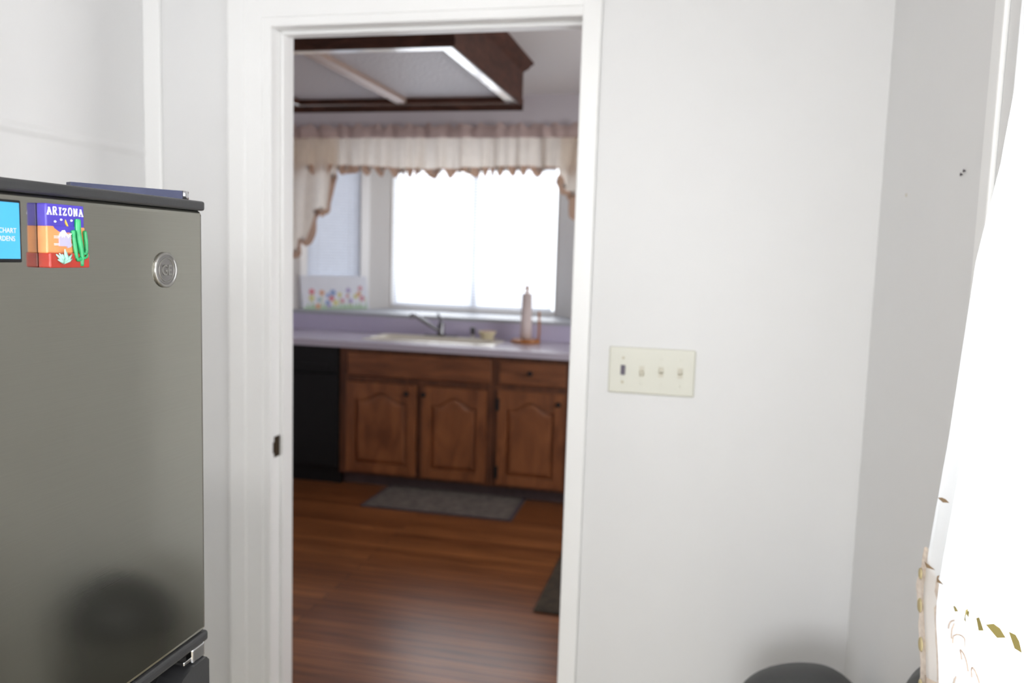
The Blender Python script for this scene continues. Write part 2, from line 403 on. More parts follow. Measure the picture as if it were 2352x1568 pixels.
facet_box(bm, *CF, 0, c0, LZ, BT); facet_box(bm, *CF, c1, CX1-CX0, LZ, BT); facet_box(bm, *CF, c0, c1, LZ, 1.062); facet_box(bm, *CF, c0, c1, 2.10, BT)
prism(bm, [(BX0, KB+0.1), (BX1, KB+0.1), (CX1+0.1, CY+0.12), (CX0-0.1, CY+0.12)], lambda x, y: (x, y, BT), lambda x, y: (x, y, BT+0.08))
prism(bm, [(BX0, KB+0.1), (BX1, KB+0.1), (CX1+0.1, CY+0.12), (CX0-0.1, CY+0.12)], lambda x, y: (x, y, LZ-0.12), lambda x, y: (x, y, LZ-0.024))
struct(obj('wall_bay', bm, M['baywall']))
bm = B()
prism(bm, [(BX0-0.04, KB-0.022), (BX1+0.04, KB-0.022), (BX1+0.04, KB-0.001), (BX1, KB), (CX1, CY), (CX0, CY), (BX0, KB), (BX0-0.04, KB-0.001)], lambda x, y: (x, y, LZ-0.022), lambda x, y: (x, y, LZ))
struct(obj('trim_3', bm, M['sill']))
# windows
def window(name, p0, p1, t0, t1, z0, z1, mull=None, fr=0.022, deep=0.05, inset=0.035):
    w = senv(name)
    bm = B()
    facet_box(bm, p0, p1, t0, t0+fr, z0, z1, deep, inset); facet_box(bm, p0, p1, t1-fr, t1, z0, z1, deep, inset)
    facet_box(bm, p0, p1, t0+fr, t1-fr, z0, z0+fr, deep, inset); facet_box(bm, p0, p1, t0+fr, t1-fr, z1-fr, z1, deep, inset)
    obj('window_frame', bm, M['vinyl'], w)
    ts = [t0+fr, t1-fr]
    if mull:
        bm = B(); facet_box(bm, p0, p1, mull-0.021, mull+0.021, z0+fr, z1-fr, deep, inset); obj('mullion', bm, M['vinyl'], w)
        ts = [t0+fr, mull-0.022, mull+0.022, t1-fr]
    for a, b in zip(ts[::2], ts[1::2]):
        bm = B(); facet_box(bm, p0, p1, a, b, z0+fr, z1-fr, 0.004, inset+0.025); obj('pane', bm, M['glass'], w)
    return w
window('window_1', *CF, c0, c1, 1.062, 2.10, mull=0.628, fr=0.012, inset=0.06, deep=0.028)
lw = window('window_2', *LF, w0, w1, 1.10, 2.08)
bm = B()  # painted casing strip beside the narrow bay window
facet_box(bm, *LF, w1, w1+0.062, LZ, BT, 0.016, -0.016); facet_box(bm, *LF, w0-0.05, w0, LZ, BT, 0.012, -0.012)
obj('casing', bm, M['trim'], lw)
window('window_3', (XR, WY1), (XR, WY0), 0, WY1-WY0, WZ0, WZ1, mull=0.73)
window('window_added_back', (-1.3, -4.5), (0.2, -4.5), 0, 1.5, 0.8, 2.1, mull=0.75, inset=-0.08)  # unseen window added to light the near room from behind
window('window_5', (KX1, 2.25), (KX1, 0.85), 0, 1.4, 1.0, 2.1, mull=0.7)
# doorway: jambs, stops, casings, strike plate
d = senv('door_1')
J = 0.012
bm = B(); box(bm, DX0-J, DX0, -0.002, DW+0.002, 0, DH+J); obj('jamb', bm, M['trim'], d)
bm = B(); box(bm, DX1, DX1+J, -0.002, DW+0.002, 0, DH+J); obj('jamb', bm, M['trim'], d)
bm = B(); box(bm, DX0, DX1, -0.002, DW+0.002, DH, DH+J); obj('head_jamb', bm, M['trim'], d)
S0, S1, ST = 0.043, 0.078, 0.010
bm = B(); box(bm, DX0, DX0+ST, S0, S1, 0, DH-ST, 0.002); obj('stop', bm, M['trim'], d)
bm = B(); box(bm, DX1-ST, DX1, S0, S1, 0, DH-ST, 0.002); obj('stop', bm, M['trim'], d)
bm = B(); box(bm, DX0, DX1, S0, S1, DH-ST, DH, 0.002); obj('head_stop', bm, M['trim'], d)
# moulded casing: profile swept round left side and head; plain flat casing on the right
prof = [(0.0, 0.0), (0.0, 0.009), (0.003, 0.012), (0.022, 0.0105), (0.025, 0.014), (0.07, 0.017), (0.074, 0.0205), (0.118, 0.0205), (0.125, 0.016), (0.127, 0.0)]
bm = B()
e = DX0 + 0.004
for (w_, d_) in [(0, 0)]: pass
lo = [bm.verts.new((e - w, -t - 0.002, 0)) for w, t in prof]
hi = [bm.verts.new((e - w, -t - 0.002, DH - 0.004 + w)) for w, t in prof]
n = len(prof)
for i in range(n): bm.faces.new((lo[i], lo[(i+1) % n], hi[(i+1) % n], hi[i]))
bm.faces.new(lo); bm.faces.new(hi[::-1])
obj('side_casing', bm, M['trim'], d)
bm = B()
e2 = DX1 + 0.0
lo = [bm.verts.new((e - w, -t - 0.002, DH - 0.004 + w)) for w, t in prof]
hi = [bm.verts.new((e2, -t - 0.002, DH - 0.004 + w)) for w, t in prof]
for i in range(n): bm.faces.new((lo[i], lo[(i+1) % n], hi[(i+1) % n], hi[i]))
bm.faces.new(lo); bm.faces.new(hi[::-1])
obj('head_casing', bm, M['trim'], d)
bm = B(); box(bm, DX1-0.006, DX1+0.041, -0.017, -0.002, 0, CEIL-0.001, 0.004, 3); obj('side_casing', bm, M['trim'], d)
bm = B(); box(bm, DX0-0.001, DX0+0.0015, 0.012, 0.041, 0.882, 0.940); box(bm, DX0-0.001, DX0+0.0022, 0.003, 0.012, 0.895, 0.925)
o = obj('strike_plate', bm, M['strike'], d); o['label'] = 'dark bronze strike plate'

# ------------------------------------------------------------------ refrigerator
FX, FY0, FY1 = -0.560, -1.875, -1.163
fr = thing('refrigerator', 'stainless steel top-freezer refrigerator with black caps, standing left of the doorway', 'refrigerator', (FX-0.36, -1.52, 0))
bm = B(); box(bm, FX-0.74, FX-0.072, FY0+0.004, FY1-0.006, 0.05, 1.500, 0.006); obj('cabinet', bm, M['fbody'], fr)
bm = B(); box(bm, FX-0.70, FX-0.09, FY0+0.03, FY1-0.03, 0.0, 0.05); obj('base_grille', bm, M['blackp'], fr)
bm = B(); box(bm, FX-0.066, FX, FY0, FY1, 0.996, 1.498, 0.007, 4)
fd = obj('freezer_door', bm, M['steel'], fr)
bm = B(); box(bm, FX-0.066, FX+0.0015, FY0-0.001, FY1+0.0015, 1.497, 1.508, 0.003, 3)
o = obj('top_cap', bm, M['greyp'], fd); o['label'] = 'dark grey plastic top cap'
bm = B(); box(bm, FX-0.066, FX+0.0015, FY0-0.001, FY1+0.0015, 0.983, 0.9965, 0.004, 3)
o = obj('bottom_cap', bm, M['greyp'], fd); o['label'] = 'dark grey plastic bottom cap'
# round maker's badge with raised rim and monogram
by, bz = -1.234, 1.4305
bm = B(); lathe(bm, [(0.0190, -0.001), (0.0190, 0.0020), (0.0182, 0.0027), (0.0166, 0.0027), (0.0158, 0.0020), (0.0150, 0.0017)], (FX, by, bz), 48, 'x')
bd = obj('badge', bm, M['badge'], fd, True); bd['label'] = 'round nickel badge'
bm = B(); lathe(bm, [(0.0158, 0.0010), (0.0158, 0.0019), (0.0150, 0.0021), (0.0010, 0.0021)], (FX, by, bz), 40, 'x')
obj('badge_face', bm, M['badged'], bd)
bm, a0, a1 = text_bm('GE', 0.0155, 0.0005, 0.0002)
mid = (a0+a1)/2
for v in bm.verts: v.co = Vector((FX+0.0024+v.co.z, by+(v.co.x-mid)*0.86, bz-0.0055+v.co.y))
tube(bm, [(FX+0.0022, by + 0.0125*math.cos(2*PI*t/36), bz + 0.0125*math.sin(2*PI*t/36)) for t in range(37)], 0.0005, 6)
obj('monogram', bm, M['badge'], bd)
# fridge door below
bm = B(); box(bm, FX-0.066, FX, FY0, FY1, 0.085, 0.918, 0.007, 4); ld = obj('fridge_door', bm, M['steel'], fr)
bm = B()
prof = [(FY1+0.0015, 0.915), (FY1+0.0015, 0.958), (FY1-0.004, 0.964), (FY1-0.030, 0.964), (FY1-0.050, 0.958), (FY1-0.066, 0.944), (FY1-0.078, 0.928), (FY1-0.10, 0.920), (FY0+0.09, 0.920), (FY0+0.05, 0.940), (FY0+0.03, 0.962), (FY0, 0.962), (FY0, 0.915)]
prism(bm, prof, lambda y, z: (FX-0.030, y, z), lambda y, z: (FX+0.0015, y, z))
o = obj('top_cap', bm, M['greyp'], ld); o['label'] = 'dark grey plastic cap with scooped handle pocket'
bm = B(); box(bm, FX-0.066, FX-0.030, FY0, FY1, 0.915, 0.962)
obj('handle_pocket', bm, M['blackp'], ld)
bm = B()
box(bm, FX-0.055, FX-0.004, FY1-0.040, FY1-0.004, 0.968, 0.973, 0.001); lathe(bm, [(0.006, 0), (0.006, 0.010), (0.004, 0.013)], (FX-0.022, FY1-0.018, 0.966), 16)
box(bm, FX-0.012, FX-0.002, FY1-0.026, FY1-0.002, 0.964, 0.982, 0.002)
o = obj('hinge_bracket', bm, M['chrome'], fr); o['label'] = 'shiny middle hinge bracket'
# top hinge over the far corner of the freezer door
A2 = Vector((-0.573, -1.168)); dh = (Vector((-0.618, -1.248)) - A2).normalized(); nh = Vector((dh.y, -dh.x))
if nh.x > 0: nh = -nh
def HP(u, v): q = A2 + dh*u + nh*v; return q
ol = [(0.006 - 0.006*math.cos(k*PI/8), 0.018 - 0.018*math.cos(k*PI/8)) for k in range(0)]
pl = [(0.010, 0.0), (0.128, 0.0), (0.128, 0.012), (0.06, 0.042), (0.010, 0.036), (0.003, 0.030), (0.0, 0.018), (0.003, 0.006)]
bm = B(); prism(bm, pl, lambda u, v: (*HP(u, v), 1.5085), lambda u, v: (*HP(u, v), 1.5185)); hg = obj('top_hinge', bm, M['tray'], fr); hg['label'] = 'dark blue-black top hinge plate'
bm = B(); lathe(bm, [(0.0105, 0.0), (0.0105, 0.0100), (0.0095, 0.0108)], (*HP(0.008, 0.012), 1.5083), 20); o = obj('hinge_pin', bm, M['chrome'], hg, True); o['label'] = 'shiny round hinge pin'
# ------------------------------------------------------------------ magnets on the freezer door
# local frame on the door: u to the far side (+y), v up, w out of the door (+x)
def on_door(y0, z0): return lambda u, v, w: (FX + w, y0 + u, z0 + v)
mg = thing('souvenir_magnet', 'relief fridge magnet with a green cactus under a violet night sky, reading ARIZONA', 'magnet', (FX, -1.374, 1.434))
F = on_door(-1.4065, 1.434)
W_, H_ = 0.0465, 0.0555
def slab(bm, u0, u1, v0, v1, w0, w1, bev=0.0012):
    box(bm, FX+w0, FX+w1, F(u0, 0, 0)[1], F(u1, 0, 0)[1], F(0, v0, 0)[2], F(0, v1, 0)[2], bev, 3)
bm = B(); slab(bm, 0.0, W_-0.002, 0.0355, H_, 0.0, 0.0100); obj('night_sky', bm, M['purple'], mg)
bm = B(); slab(bm, 0.0, W_-0.0015, 0.0125, 0.0365, 0.0, 0.0103); obj('desert', bm, M['orange'], mg)
bm = B(); slab(bm, 0.0005, W_+0.001, 0.0, 0.0132, 0.0, 0.0125); obj('ground', bm, M['red'], mg)
# mesa skyline of the sky dipping into the desert
bm = B(); prism(bm, [(0.0075, 0.0365), (0.0085, 0.0345), (0.014, 0.0315), (0.022, 0.031), (0.030, 0.0315), (0.036, 0.0345), (0.038, 0.0365)], lambda u, v: F(u, v, 0.0095), lambda u, v: F(u, v, 0.0106)); obj('sky_dip', bm, M['purple'], mg)
bm = B(); prism(bm, [(0.013, 0.0190), (0.013, 0.0270), (0.0165, 0.0325), (0.0190, 0.0305), (0.0215, 0.0285), (0.026, 0.0295), (0.0265, 0.0185), (0.0225, 0.0175), (0.022, 0.0190)], lambda u, v: F(u, v, 0.0095), lambda u, v: F(u, v, 0.0115)); obj('mountain', bm, M['lilac'], mg)
bm = B(); prism(bm, [(0.0125, 0.0268), (0.0145, 0.0305), (0.0170, 0.0330), (0.0185, 0.0332), (0.0205, 0.0305), (0.0225, 0.0290), (0.0250, 0.0305), (0.0270, 0.0303), (0.0245, 0.0275), (0.0222, 0.0258), (0.0212, 0.0275), (0.0192, 0.0285), (0.0178, 0.0262), (0.0170, 0.0280), (0.0155, 0.0262), (0.0145, 0.0285)], lambda u, v: F(u, v, 0.0095), lambda u, v: F(u, v, 0.0121)); obj('snowcap', bm, M['snow'], mg)
for v in (0.0272, 0.0258, 0.0207, 0.0196):
    bm = B(); slab(bm, 0.0078, 0.0128 if v > 0.024 else 0.0215, v, v+0.0007, 0.0095, 0.0109, 0.0002); obj('cloud_streak', bm, M['snow'], mg)
    bm = B(); slab(bm, 0.0268, 0.030, v, v+0.0006, 0.0095, 0.0109, 0.0002); obj('cloud_streak', bm, M['snow'], mg)
for (u, v) in ((0.0095, 0.0402), (0.0165, 0.0420), (0.0285, 0.0418)):
    bm = B(); lathe(bm, [(0.0011, 0), (0.0011, 0.001), (0.0005, 0.0018)], F(u, v, 0.0097), 10, 'x'); obj('star', bm, M['snow'], mg)
bm = B(); tube(bm, [F(u, v, 0.0103) for u, v in ((0.0215, 0.0425), (0.0216, 0.0405), (0.0222, 0.0388), (0.0235, 0.0372), (0.0246, 0.0366))], [0.0003, 0.0009, 0.0011, 0.0009, 0.0003], 8); obj('moon', bm, M['yellow'], mg)
bm = B()
tube(bm, spline([F(0.0375, 0.0015, 0.0125), F(0.0372, 0.012, 0.0125), F(0.0355, 0.022, 0.0123), F(0.0345, 0.032, 0.0117), F(0.0345, 0.0405, 0.0115), F(0.0350, 0.0435, 0.0113)], 5), [0.0016+0.0012*min(1, i/8) for i in range(24)]+[0.0024, 0.0012], 12)
tube(bm, spline([F(0.0360, 0.0085, 0.0130), F(0.0325, 0.0072, 0.0130), F(0.0308, 0.0100, 0.0127), F(0.0300, 0.020, 0.0120), F(0.0290, 0.030, 0.0115), F(0.0287, 0.0335, 0.0113)], 5), [0.0018]*20+[0.0021]*5+[0.0010], 12)
tube(bm, spline([F(0.0385, 0.0125, 0.0133), F(0.0420, 0.0135, 0.0130), F(0.0432, 0.018, 0.0125), F(0.0432, 0.027, 0.0120), F(0.0428, 0.0335, 0.0115)], 5), [0.0016]*6+[0.0019]*14+[0.0010], 12)
tube(bm, spline([F(0.0385, 0.0085, 0.0135), F(0.0425, 0.0098, 0.0133), F(0.0438, 0.0128, 0.0129)], 5), [0.0014]*10+[0.0008], 10)
obj('cactus', bm, M['green'], mg, True)
bm = B()
for k in range(9):
    a = PI*(0.12 + 0.76*k/8); L = 0.0098 + 0.0022*math.sin(k*2.1)
    cu = 0.0155 if k != 4 else 0.0165
    tube(bm, [F(cu, 0.0042, 0.0127), F(cu+L*0.55*math.cos(a), 0.0042+L*0.6*math.sin(a), 0.0141), F(cu+L*math.cos(a), 0.0042+L*1.05*math.sin(a), 0.0135)], [0.0011, 0.0014, 0.0005], 7)
obj('agave', bm, M['mint'], mg, True)
# slab-serif lettering
STROKES = {'A': [((0, 0), (.5, 1)), ((.5, 1), (1, 0)), ((.25, .38), (.75, .38)), ((-.12, 0), (.28, 0)), ((.72, 0), (1.12, 0)), ((.25, 1), (.62, 1))],
           'R': [((.1, 0), (.1, 1)), ((.1, 1), (.7, 1)), ((.7, 1), (.85, .75)), ((.85, .75), (.7, .5)), ((.7, .5), (.1, .5)), ((.45, .5), (.9, 0)), ((-.08, 0), (.3, 0)), ((.75, 0), (1.08, 0))],
           'I': [((.4, 0), (.4, 1)), ((.1, 0), (.7, 0)), ((.1, 1), (.7, 1))],
           'Z': [((.05, 1), (.9, 1)), ((.9, 1), (.05, 0)), ((.05, 0), (.9, 0)), ((.05, 1), (.05, .75)), ((.9, 0), (.9, .25))],
           'O': [((.3, 1), (.7, 1)), ((.7, 1), (.95, .7)), ((.95, .7), (.95, .3)), ((.95, .3), (.7, 0)), ((.7, 0), (.3, 0)), ((.3, 0), (.05, .3)), ((.05, .3), (.05, .7)), ((.05, .7), (.3, 1))],
           'N': [((.1, 0), (.1, 1)), ((.1, 1), (.85, 0)), ((.85, 0), (.85, 1)), ((-.08, 0), (.28, 0)), ((-.08, 1), (.15, 1)), ((.68, 1), (1.03, 1))]}
bm = B()
adv = 0.0060; uu = 0.0012
for i, ch in enumerate('ARIZONA'):
    for (p, q) in STROKES[ch]:
        sx, sy = 0.0041, 0.0056 + 0.0004*((i*5) % 3)
        tube(bm, [F(uu+p[0]*sx, 0.0462+p[1]*sy, 0.0103), F(uu+q[0]*sx, 0.0462+q[1]*sy, 0.0103)], 0.00068, 7)
    uu += adv*(0.82 if ch == 'I' else 1.06)
obj('lettering', bm, M['snow'], mg)
# second magnet, cut by the edge of the view
m2 = thing('photo_magnet', 'flat sky blue fridge magnet with dark border and small white capital letters', 'magnet', (FX, -1.46, 1.44))
bm = B(); box(bm, FX, FX+0.0035, -1.500, -1.4262, 1.4385, 1.4900, 0.001); obj('backing', bm, M['blackp'], m2)
bm = B(); box(bm, FX+0.0030, FX+0.0041, -1.4985, -1.4285, 1.4415, 1.4878, 0.0003); obj('print', bm, M['cyan'], m2)
bm = B()
for s, zz, yend in (('BUTCHART', 1.4628, -1.4325), ('GARDENS', 1.4562, -1.4340)):
    b2, a0, a1 = text_bm(s, 0.0058, 0.0001, 0.0)
    for v in b2.verts: v.co = Vector((FX+0.0043+v.co.z, yend+(v.co.x-a1)*0.92, zz+v.co.y))
    me = bpy.data.meshes.new('t'); b2.to_mesh(me); b2.free(); bm.from_mesh(me); bpy.data.meshes.remove(me)
obj('lettering', bm, M['white'], m2)

# ------------------------------------------------------------------ switch plate on the doorway wall
sw = thing('light_switch_plate', 'ivory four-gang light switch plate on the white wall right of the doorway', 'light switch', (-0.1066, 0, 1.1874))
px, pz = -0.1066, 1.1874
bm = B(); box(bm, px-0.104, px+0.104, -0.0065, 0, pz-0.057, pz+0.057, 0.004, 3); obj('plate', bm, M['ivory'], sw)
for k in range(4):
    x = px - 0.069 + 0.046*k
    if k == 0:
        bm = B(); box(bm, x-0.0055, x+0.0055, -0.0100, -0.0055, pz-0.0115, pz+0.0125, 0.0012)
        o = obj('toggle', bm, M['violet'], sw); o['label'] = 'dark violet toggle'
    else:
        bm = B(); up_ = 1 if k == 1 else -1
        box(bm, x-0.006, x+0.006, -0.0072, -0.0055, pz-0.0125, pz+0.0125, 0.0004)
        mtx = Matrix.Translation((x, -0.006, pz)) @ Matrix.Rotation(up_*0.45, 4, 'X')
        box(bm, -0.0045, 0.0045, -0.014, 0.0, -0.0045, 0.0045, 0.001, 2, mtx)
        obj('toggle', bm, M['ivoryd'], sw)
    for s in (-1, 1):
        bm = B(); lathe(bm, [(0.0032, 0.0), (0.0032, -0.0012), (0.002, -0.002)], (x, -0.006, pz+s*0.030), 12, 'y'); obj('screw', bm, M['screw'] if k == 0 else M['ivory'], sw)
# nails in the right wall
def nail(y, z, lab, grp=None):
    bm = B(); lathe(bm, [(0.0012, 0.0), (0.0012, -0.002), (0.0026, -0.0023), (0.0026, -0.0032), (0.0012, -0.0036)], (XR, y, z), 12, 'x')
    tag(obj('nail', bm, M['nail'], None, True), lab, 'nail')
nail(-0.598, 1.6035, 'small dark nail in the right wall, lower of the close pair beside the curtain')
nail(-0.612, 1.6075, 'small dark nail in the right wall, upper of the close pair beside the curtain')
bm = B(); lathe(bm, [(0.003, 0.0), (0.003, -0.001), (0.002, -0.0014)], (XR, -0.242, 1.60), 10, 'x')
tag(obj('nail', bm, M['screw'], None, True), 'faint single nail in the right wall near the corner with the doorway wall', 'nail')

# ------------------------------------------------------------------ white curtain at the right
cu = thing('window_curtain', 'white cotton curtain with blush lace hem hanging over the right wall window', 'curtain', (0.335, -1.5, 0.8))
LEAD = [(0.80, -0.86), (0.90, -0.835), (0.95, -0.815), (1.00, -0.785), (1.07, -0.795), (1.24, -0.842), (1.47, -0.888), (1.58, -0.945), (1.73, -0.982), (1.95, -1.03), (2.30, -1.06)]
CTOP, CBOT, CREAR = 2.26, 0.84, -2.55
def curt(s, z, off=0.0):
    """s = metres of cloth from the leading edge"""
    y0 = interp(LEAD, z)
    wtot = 1.75
    y = y0 + (CREAR - y0)*(s/wtot)
    # three tight pleats along the leading edge then soft wide folds
    k = math.exp(-(s/0.17)**2)
    x = 0.338 - k*0.011*math.sin(2*PI*s/0.058 + 0.6) - (1-k)*0.010*math.sin(2*PI*s/0.21 + 1.5*z)
    x += 0.012*max(0, (z-1.6))/0.7
    return Vector((x - off, y, z))
def cloth_strip(bm, s0, s1, z0, z1, ns, nz, off=0.0, zf=None):
    def f(u, v):
        s = s0 + (s1-s0)*u
        z = z0 + (z1-z0)*v
        if zf: z = zf(s, z, v)
        return curt(s, z, off)
    return grid(bm, ns, nz, f)
bm = B(); cloth_strip(bm, 0, 1.75, 0.90, CTOP, 220, 60); o = obj('panel', bm, M['sheer'], cu, True)
# hem with scalloped lower edge
bm = B(); cloth_strip(bm, 0, 1.75, 0.84, 0.905, 260, 4, 0.001, lambda s, z, v: z - (1-v)*0.018*abs(math.sin(PI*s/0.05)))
o = obj('lace_hem', bm, M['laces'], cu, True); o['label'] = 'blush crochet lace hem'
# scalloped lace along the lower leading edge
bm = B()
def edge(u, v):
    z = 0.845 + 0.225*u
    p = curt(0.0, z, 0.004); q = curt(0.034, z, 0.004)
    tp = min(1.0, (1-u)*4 + 0.05); w = tp*(0.008 + 0.013*abs(math.sin(PI*u*3.5)) + 0.006*abs(math.sin(PI*u*9)))
    if v < 0.5: return p.lerp(q, (1-2*v)*tp) + Vector((-0.001, 0, 0))
    return p + Vector((-0.001 - 0.003*math.sin(PI*(v-0.5)*2), w*(v-0.5)*2, 0.0))
grid(bm, 80, 12, edge); o = obj('lace_edging', bm, M['laces'], cu, True); o['label'] = 'scalloped blush lace edging'
for (s, z, r) in ((0.000, 0.985, 0.010), (0.002, 0.940, 0.010), (0.004, 0.890, 0.009), (0.002, 1.030, 0.008)):
    bm = B(); p = curt(s, z, 0.007); lathe(bm, [(r, 0), (r*0.9, -0.0015), (r*0.4, -0.002)], p, 16, 'x')
    o = obj('lace_motif', bm, M['lacey'], cu, True); o['label'] = 'straw yellow lace flower'
# open-work: row of diamonds along the hem, slits in the pleats
def leafshape(s, z, l, h, tilt, name, m, lab, off=0.004):
    bm = B()
    q = [(-l, 0), (-l*0.3, h), (l*0.3, h*0.9), (l, 0), (l*0.2, -h)]
    vs = [bm.verts.new(curt(s + a*math.cos(tilt) - b*math.sin(tilt), z + a*math.sin(tilt) + b*math.cos(tilt), off)) for a, b in q]
    bm.faces.new(vs)
    o = obj(name, bm, m, cu); o['label'] = lab
for k in range(12):
    leafshape(0.128 + 0.034*k*(0.72 if k < 3 else 0.95), min(1.092, 1.034 + 0.26*0.0285*k) - 0.003*math.sin(k*1.3), (0.006, 0.009, 0.012)[min(k, 2)] + 0.003*(k > 2), (0.003, 0.004, 0.0055)[min(k, 2)] + 0.001*(k > 2), -0.12 + 0.22*math.sin(k*2.2), 'cutwork_diamond', M['cutw'], 'olive cutwork diamond')
for (s, z, l) in ((0.020, 1.150, 0.006), (0.047, 1.092, 0.006), (0.014, 1.048, 0.010), (0.066, 1.048, 0.011), (0.040, 0.975, 0.005), (0.036, 0.958, 0.007), (0.070, 0.918, 0.010), (0.066, 0.904, 0.010)):
    leafshape(s, z, l, 0.0030, -0.25, 'cutwork_slit', M['cutb'], 'brown cutwork slit')
for k in range(9):
    s0 = 0.10 + 0.044*k
    bm = B(); tube(bm, [curt(s0 + 0.015*math.cos(a), 0.990 + 0.015*math.sin(a), 0.004) for a in [PI*i/10 for i in range(11)]], 0.0009, 5)
    o = obj('embroidered_arch', bm, M['laces'], cu); o['label'] = 'blush embroidered arch'
    for dz, r in ((0.938, 0.012), (0.912, 0.010)):
        bm = B(); tube(bm, [curt(s0 + 0.008*(dz > 0.92) + r*math.cos(a)*(1-a/9), dz + r*math.sin(a)*(1-a/9), 0.004) for a in [2*PI*i/12 for i in range(14)]], 0.0011, 5)
        o = obj('embroidered_scroll', bm, M['laces'], cu); o['label'] = 'blush embroidered scroll'
cr = thing('curtain_rod', 'white curtain rod above the right wall window holding the white curtain', 'curtain rod', (0.345, -1.8, 2.27))
bm = B(); tube(bm, [(0.352, -0.98, 2.27), (0.352, -2.62, 2.27)], 0.011, 14); obj('rod', bm, M['trim'], cr, True)
for y in (-1.0, -2.60):
    bm = B(); box(bm, 0.345, XR, y-0.008, y+0.008, 2.262, 2.278, 0.002); box(bm, XR-0.006, XR, y-0.02, y+0.02, 2.24, 2.30, 0.002); obj('bracket', bm, M['trim'], cr)

# ------------------------------------------------------------------ black chairs
def chair(name, label, loc, rot, top, w=0.40):
    t = thing(name, label, 'chair', loc)
    R = Matrix.Translation(loc) @ Matrix.Rotation(rot, 4, 'Z')
    def tr_(p): return R @ Vector(p)
    # curved rounded-top backrest; the sitter faces local -y
    bm = B()
    def back(side):
        def f(u, v):
            a = (u-0.5)*1.5
            hw = 0.5*w
            zt = top - 0.10*abs(2*u-1)**2.4
            z = 0.50 + (zt-0.50)*v
            rr = 0.36
            x = rr*math.sin(a)*(hw/(rr*math.sin(0.75)))
            y = 0.19 - 0.22*rr*(1-math.cos(a)) + 0.06*(v-0.5)
            th = 0.014*(1 - abs(2*u-1)**6)**0.5 * (1 - max(0, v-0.86)**2*42)
            return tr_((x, y + side*max(th, 0.0), z))
        return f
    g1 = grid(bm, 28, 16, back(1)); g2 = grid(bm, 28, 16, back(-1))
    bmesh.ops.remove_doubles(bm, verts=bm.verts, dist=0.0004)
    es = [e for e in bm.edges if e.is_boundary]
    if es:
        try: bmesh.ops.bridge_loops(bm, edges=es)
        except Exception: bmesh.ops.holes_fill(bm, edges=es)
    obj('backrest', bm, M['seat'], t, True)
    bm = B()
    box(bm, -0.18, 0.18, -0.22, 0.185, 0.425, 0.47, 0.02, 3)
    for v in bm.verts: v.co = tr_(v.co)
    obj('seat', bm, M['seat'], t, True)
    for sx in (-1, 1):
        bm = B(); tube(bm, [tr_(p) for p in ((sx*0.14, 0.170, 0.62), (sx*0.15, 0.180, 0.44), (sx*0.165, 0.190, 0.012), (sx*0.165, 0.190, 0.0))], 0.011, 10); obj('leg', bm, M['tube'], t, True)
        bm = B(); tube(bm, [tr_(p) for p in ((sx*0.15, -0.19, 0.43), (sx*0.165, -0.205, 0.0))], 0.011, 10); obj('leg', bm, M['tube'], t, True)
    return t
chair('dining_chair', 'black dining chair against the right wall, one top corner showing beside the curtain lace', (0.146, -0.845, 0), -PI/2, 0.905, 0.34)
# domed bin in the corner under the light switches
tc_ = (0.280, -0.30)
tcan = thing('trash_can', 'dark charcoal trash can with rounded lid against the white wall below the light switches', 'trash can', (*tc_, 0))
def dome(bm, prof, n=40):
    rings = []
    for r, z in prof:
        rings.append([bm.verts.new((tc_[0] + r*(0.86 if math.cos(2*PI*i/n) > 0 else 1.42)*math.cos(2*PI*i/n), tc_[1] + r*0.95*math.sin(2*PI*i/n), z)) for i in range(n)])
    for a, b in zip(rings, rings[1:]):
        for i in range(n): bm.faces.new((a[i], a[(i+1) % n], b[(i+1) % n], b[i]))
    bm.faces.new(rings[0]); bm.faces.new(rings[-1][::-1])
bm = B(); dome(bm, [(0.095, 0.0), (0.098, 0.01), (0.112, 0.505), (0.114, 0.51)]); obj('body', bm, M['binb'], tcan, True)
bm = B(); dome(bm, [(0.116, 0.505), (0.117, 0.525), (0.115, 0.532)] + [(0.115*math.cos(a), 0.532 + 0.100*math.sin(a)) for a in [PI/2*k/12 for k in range(1, 12)]] + [(0.004, 0.632)]); obj('lid', bm, M['seat'], tcan, True)
bm = B(); box(bm, tc_[0]-0.05, tc_[0]+0.05, tc_[1]-0.125, tc_[1]-0.08, 0.012, 0.03, 0.005); obj('pedal', bm, M['chrome'], tcan)
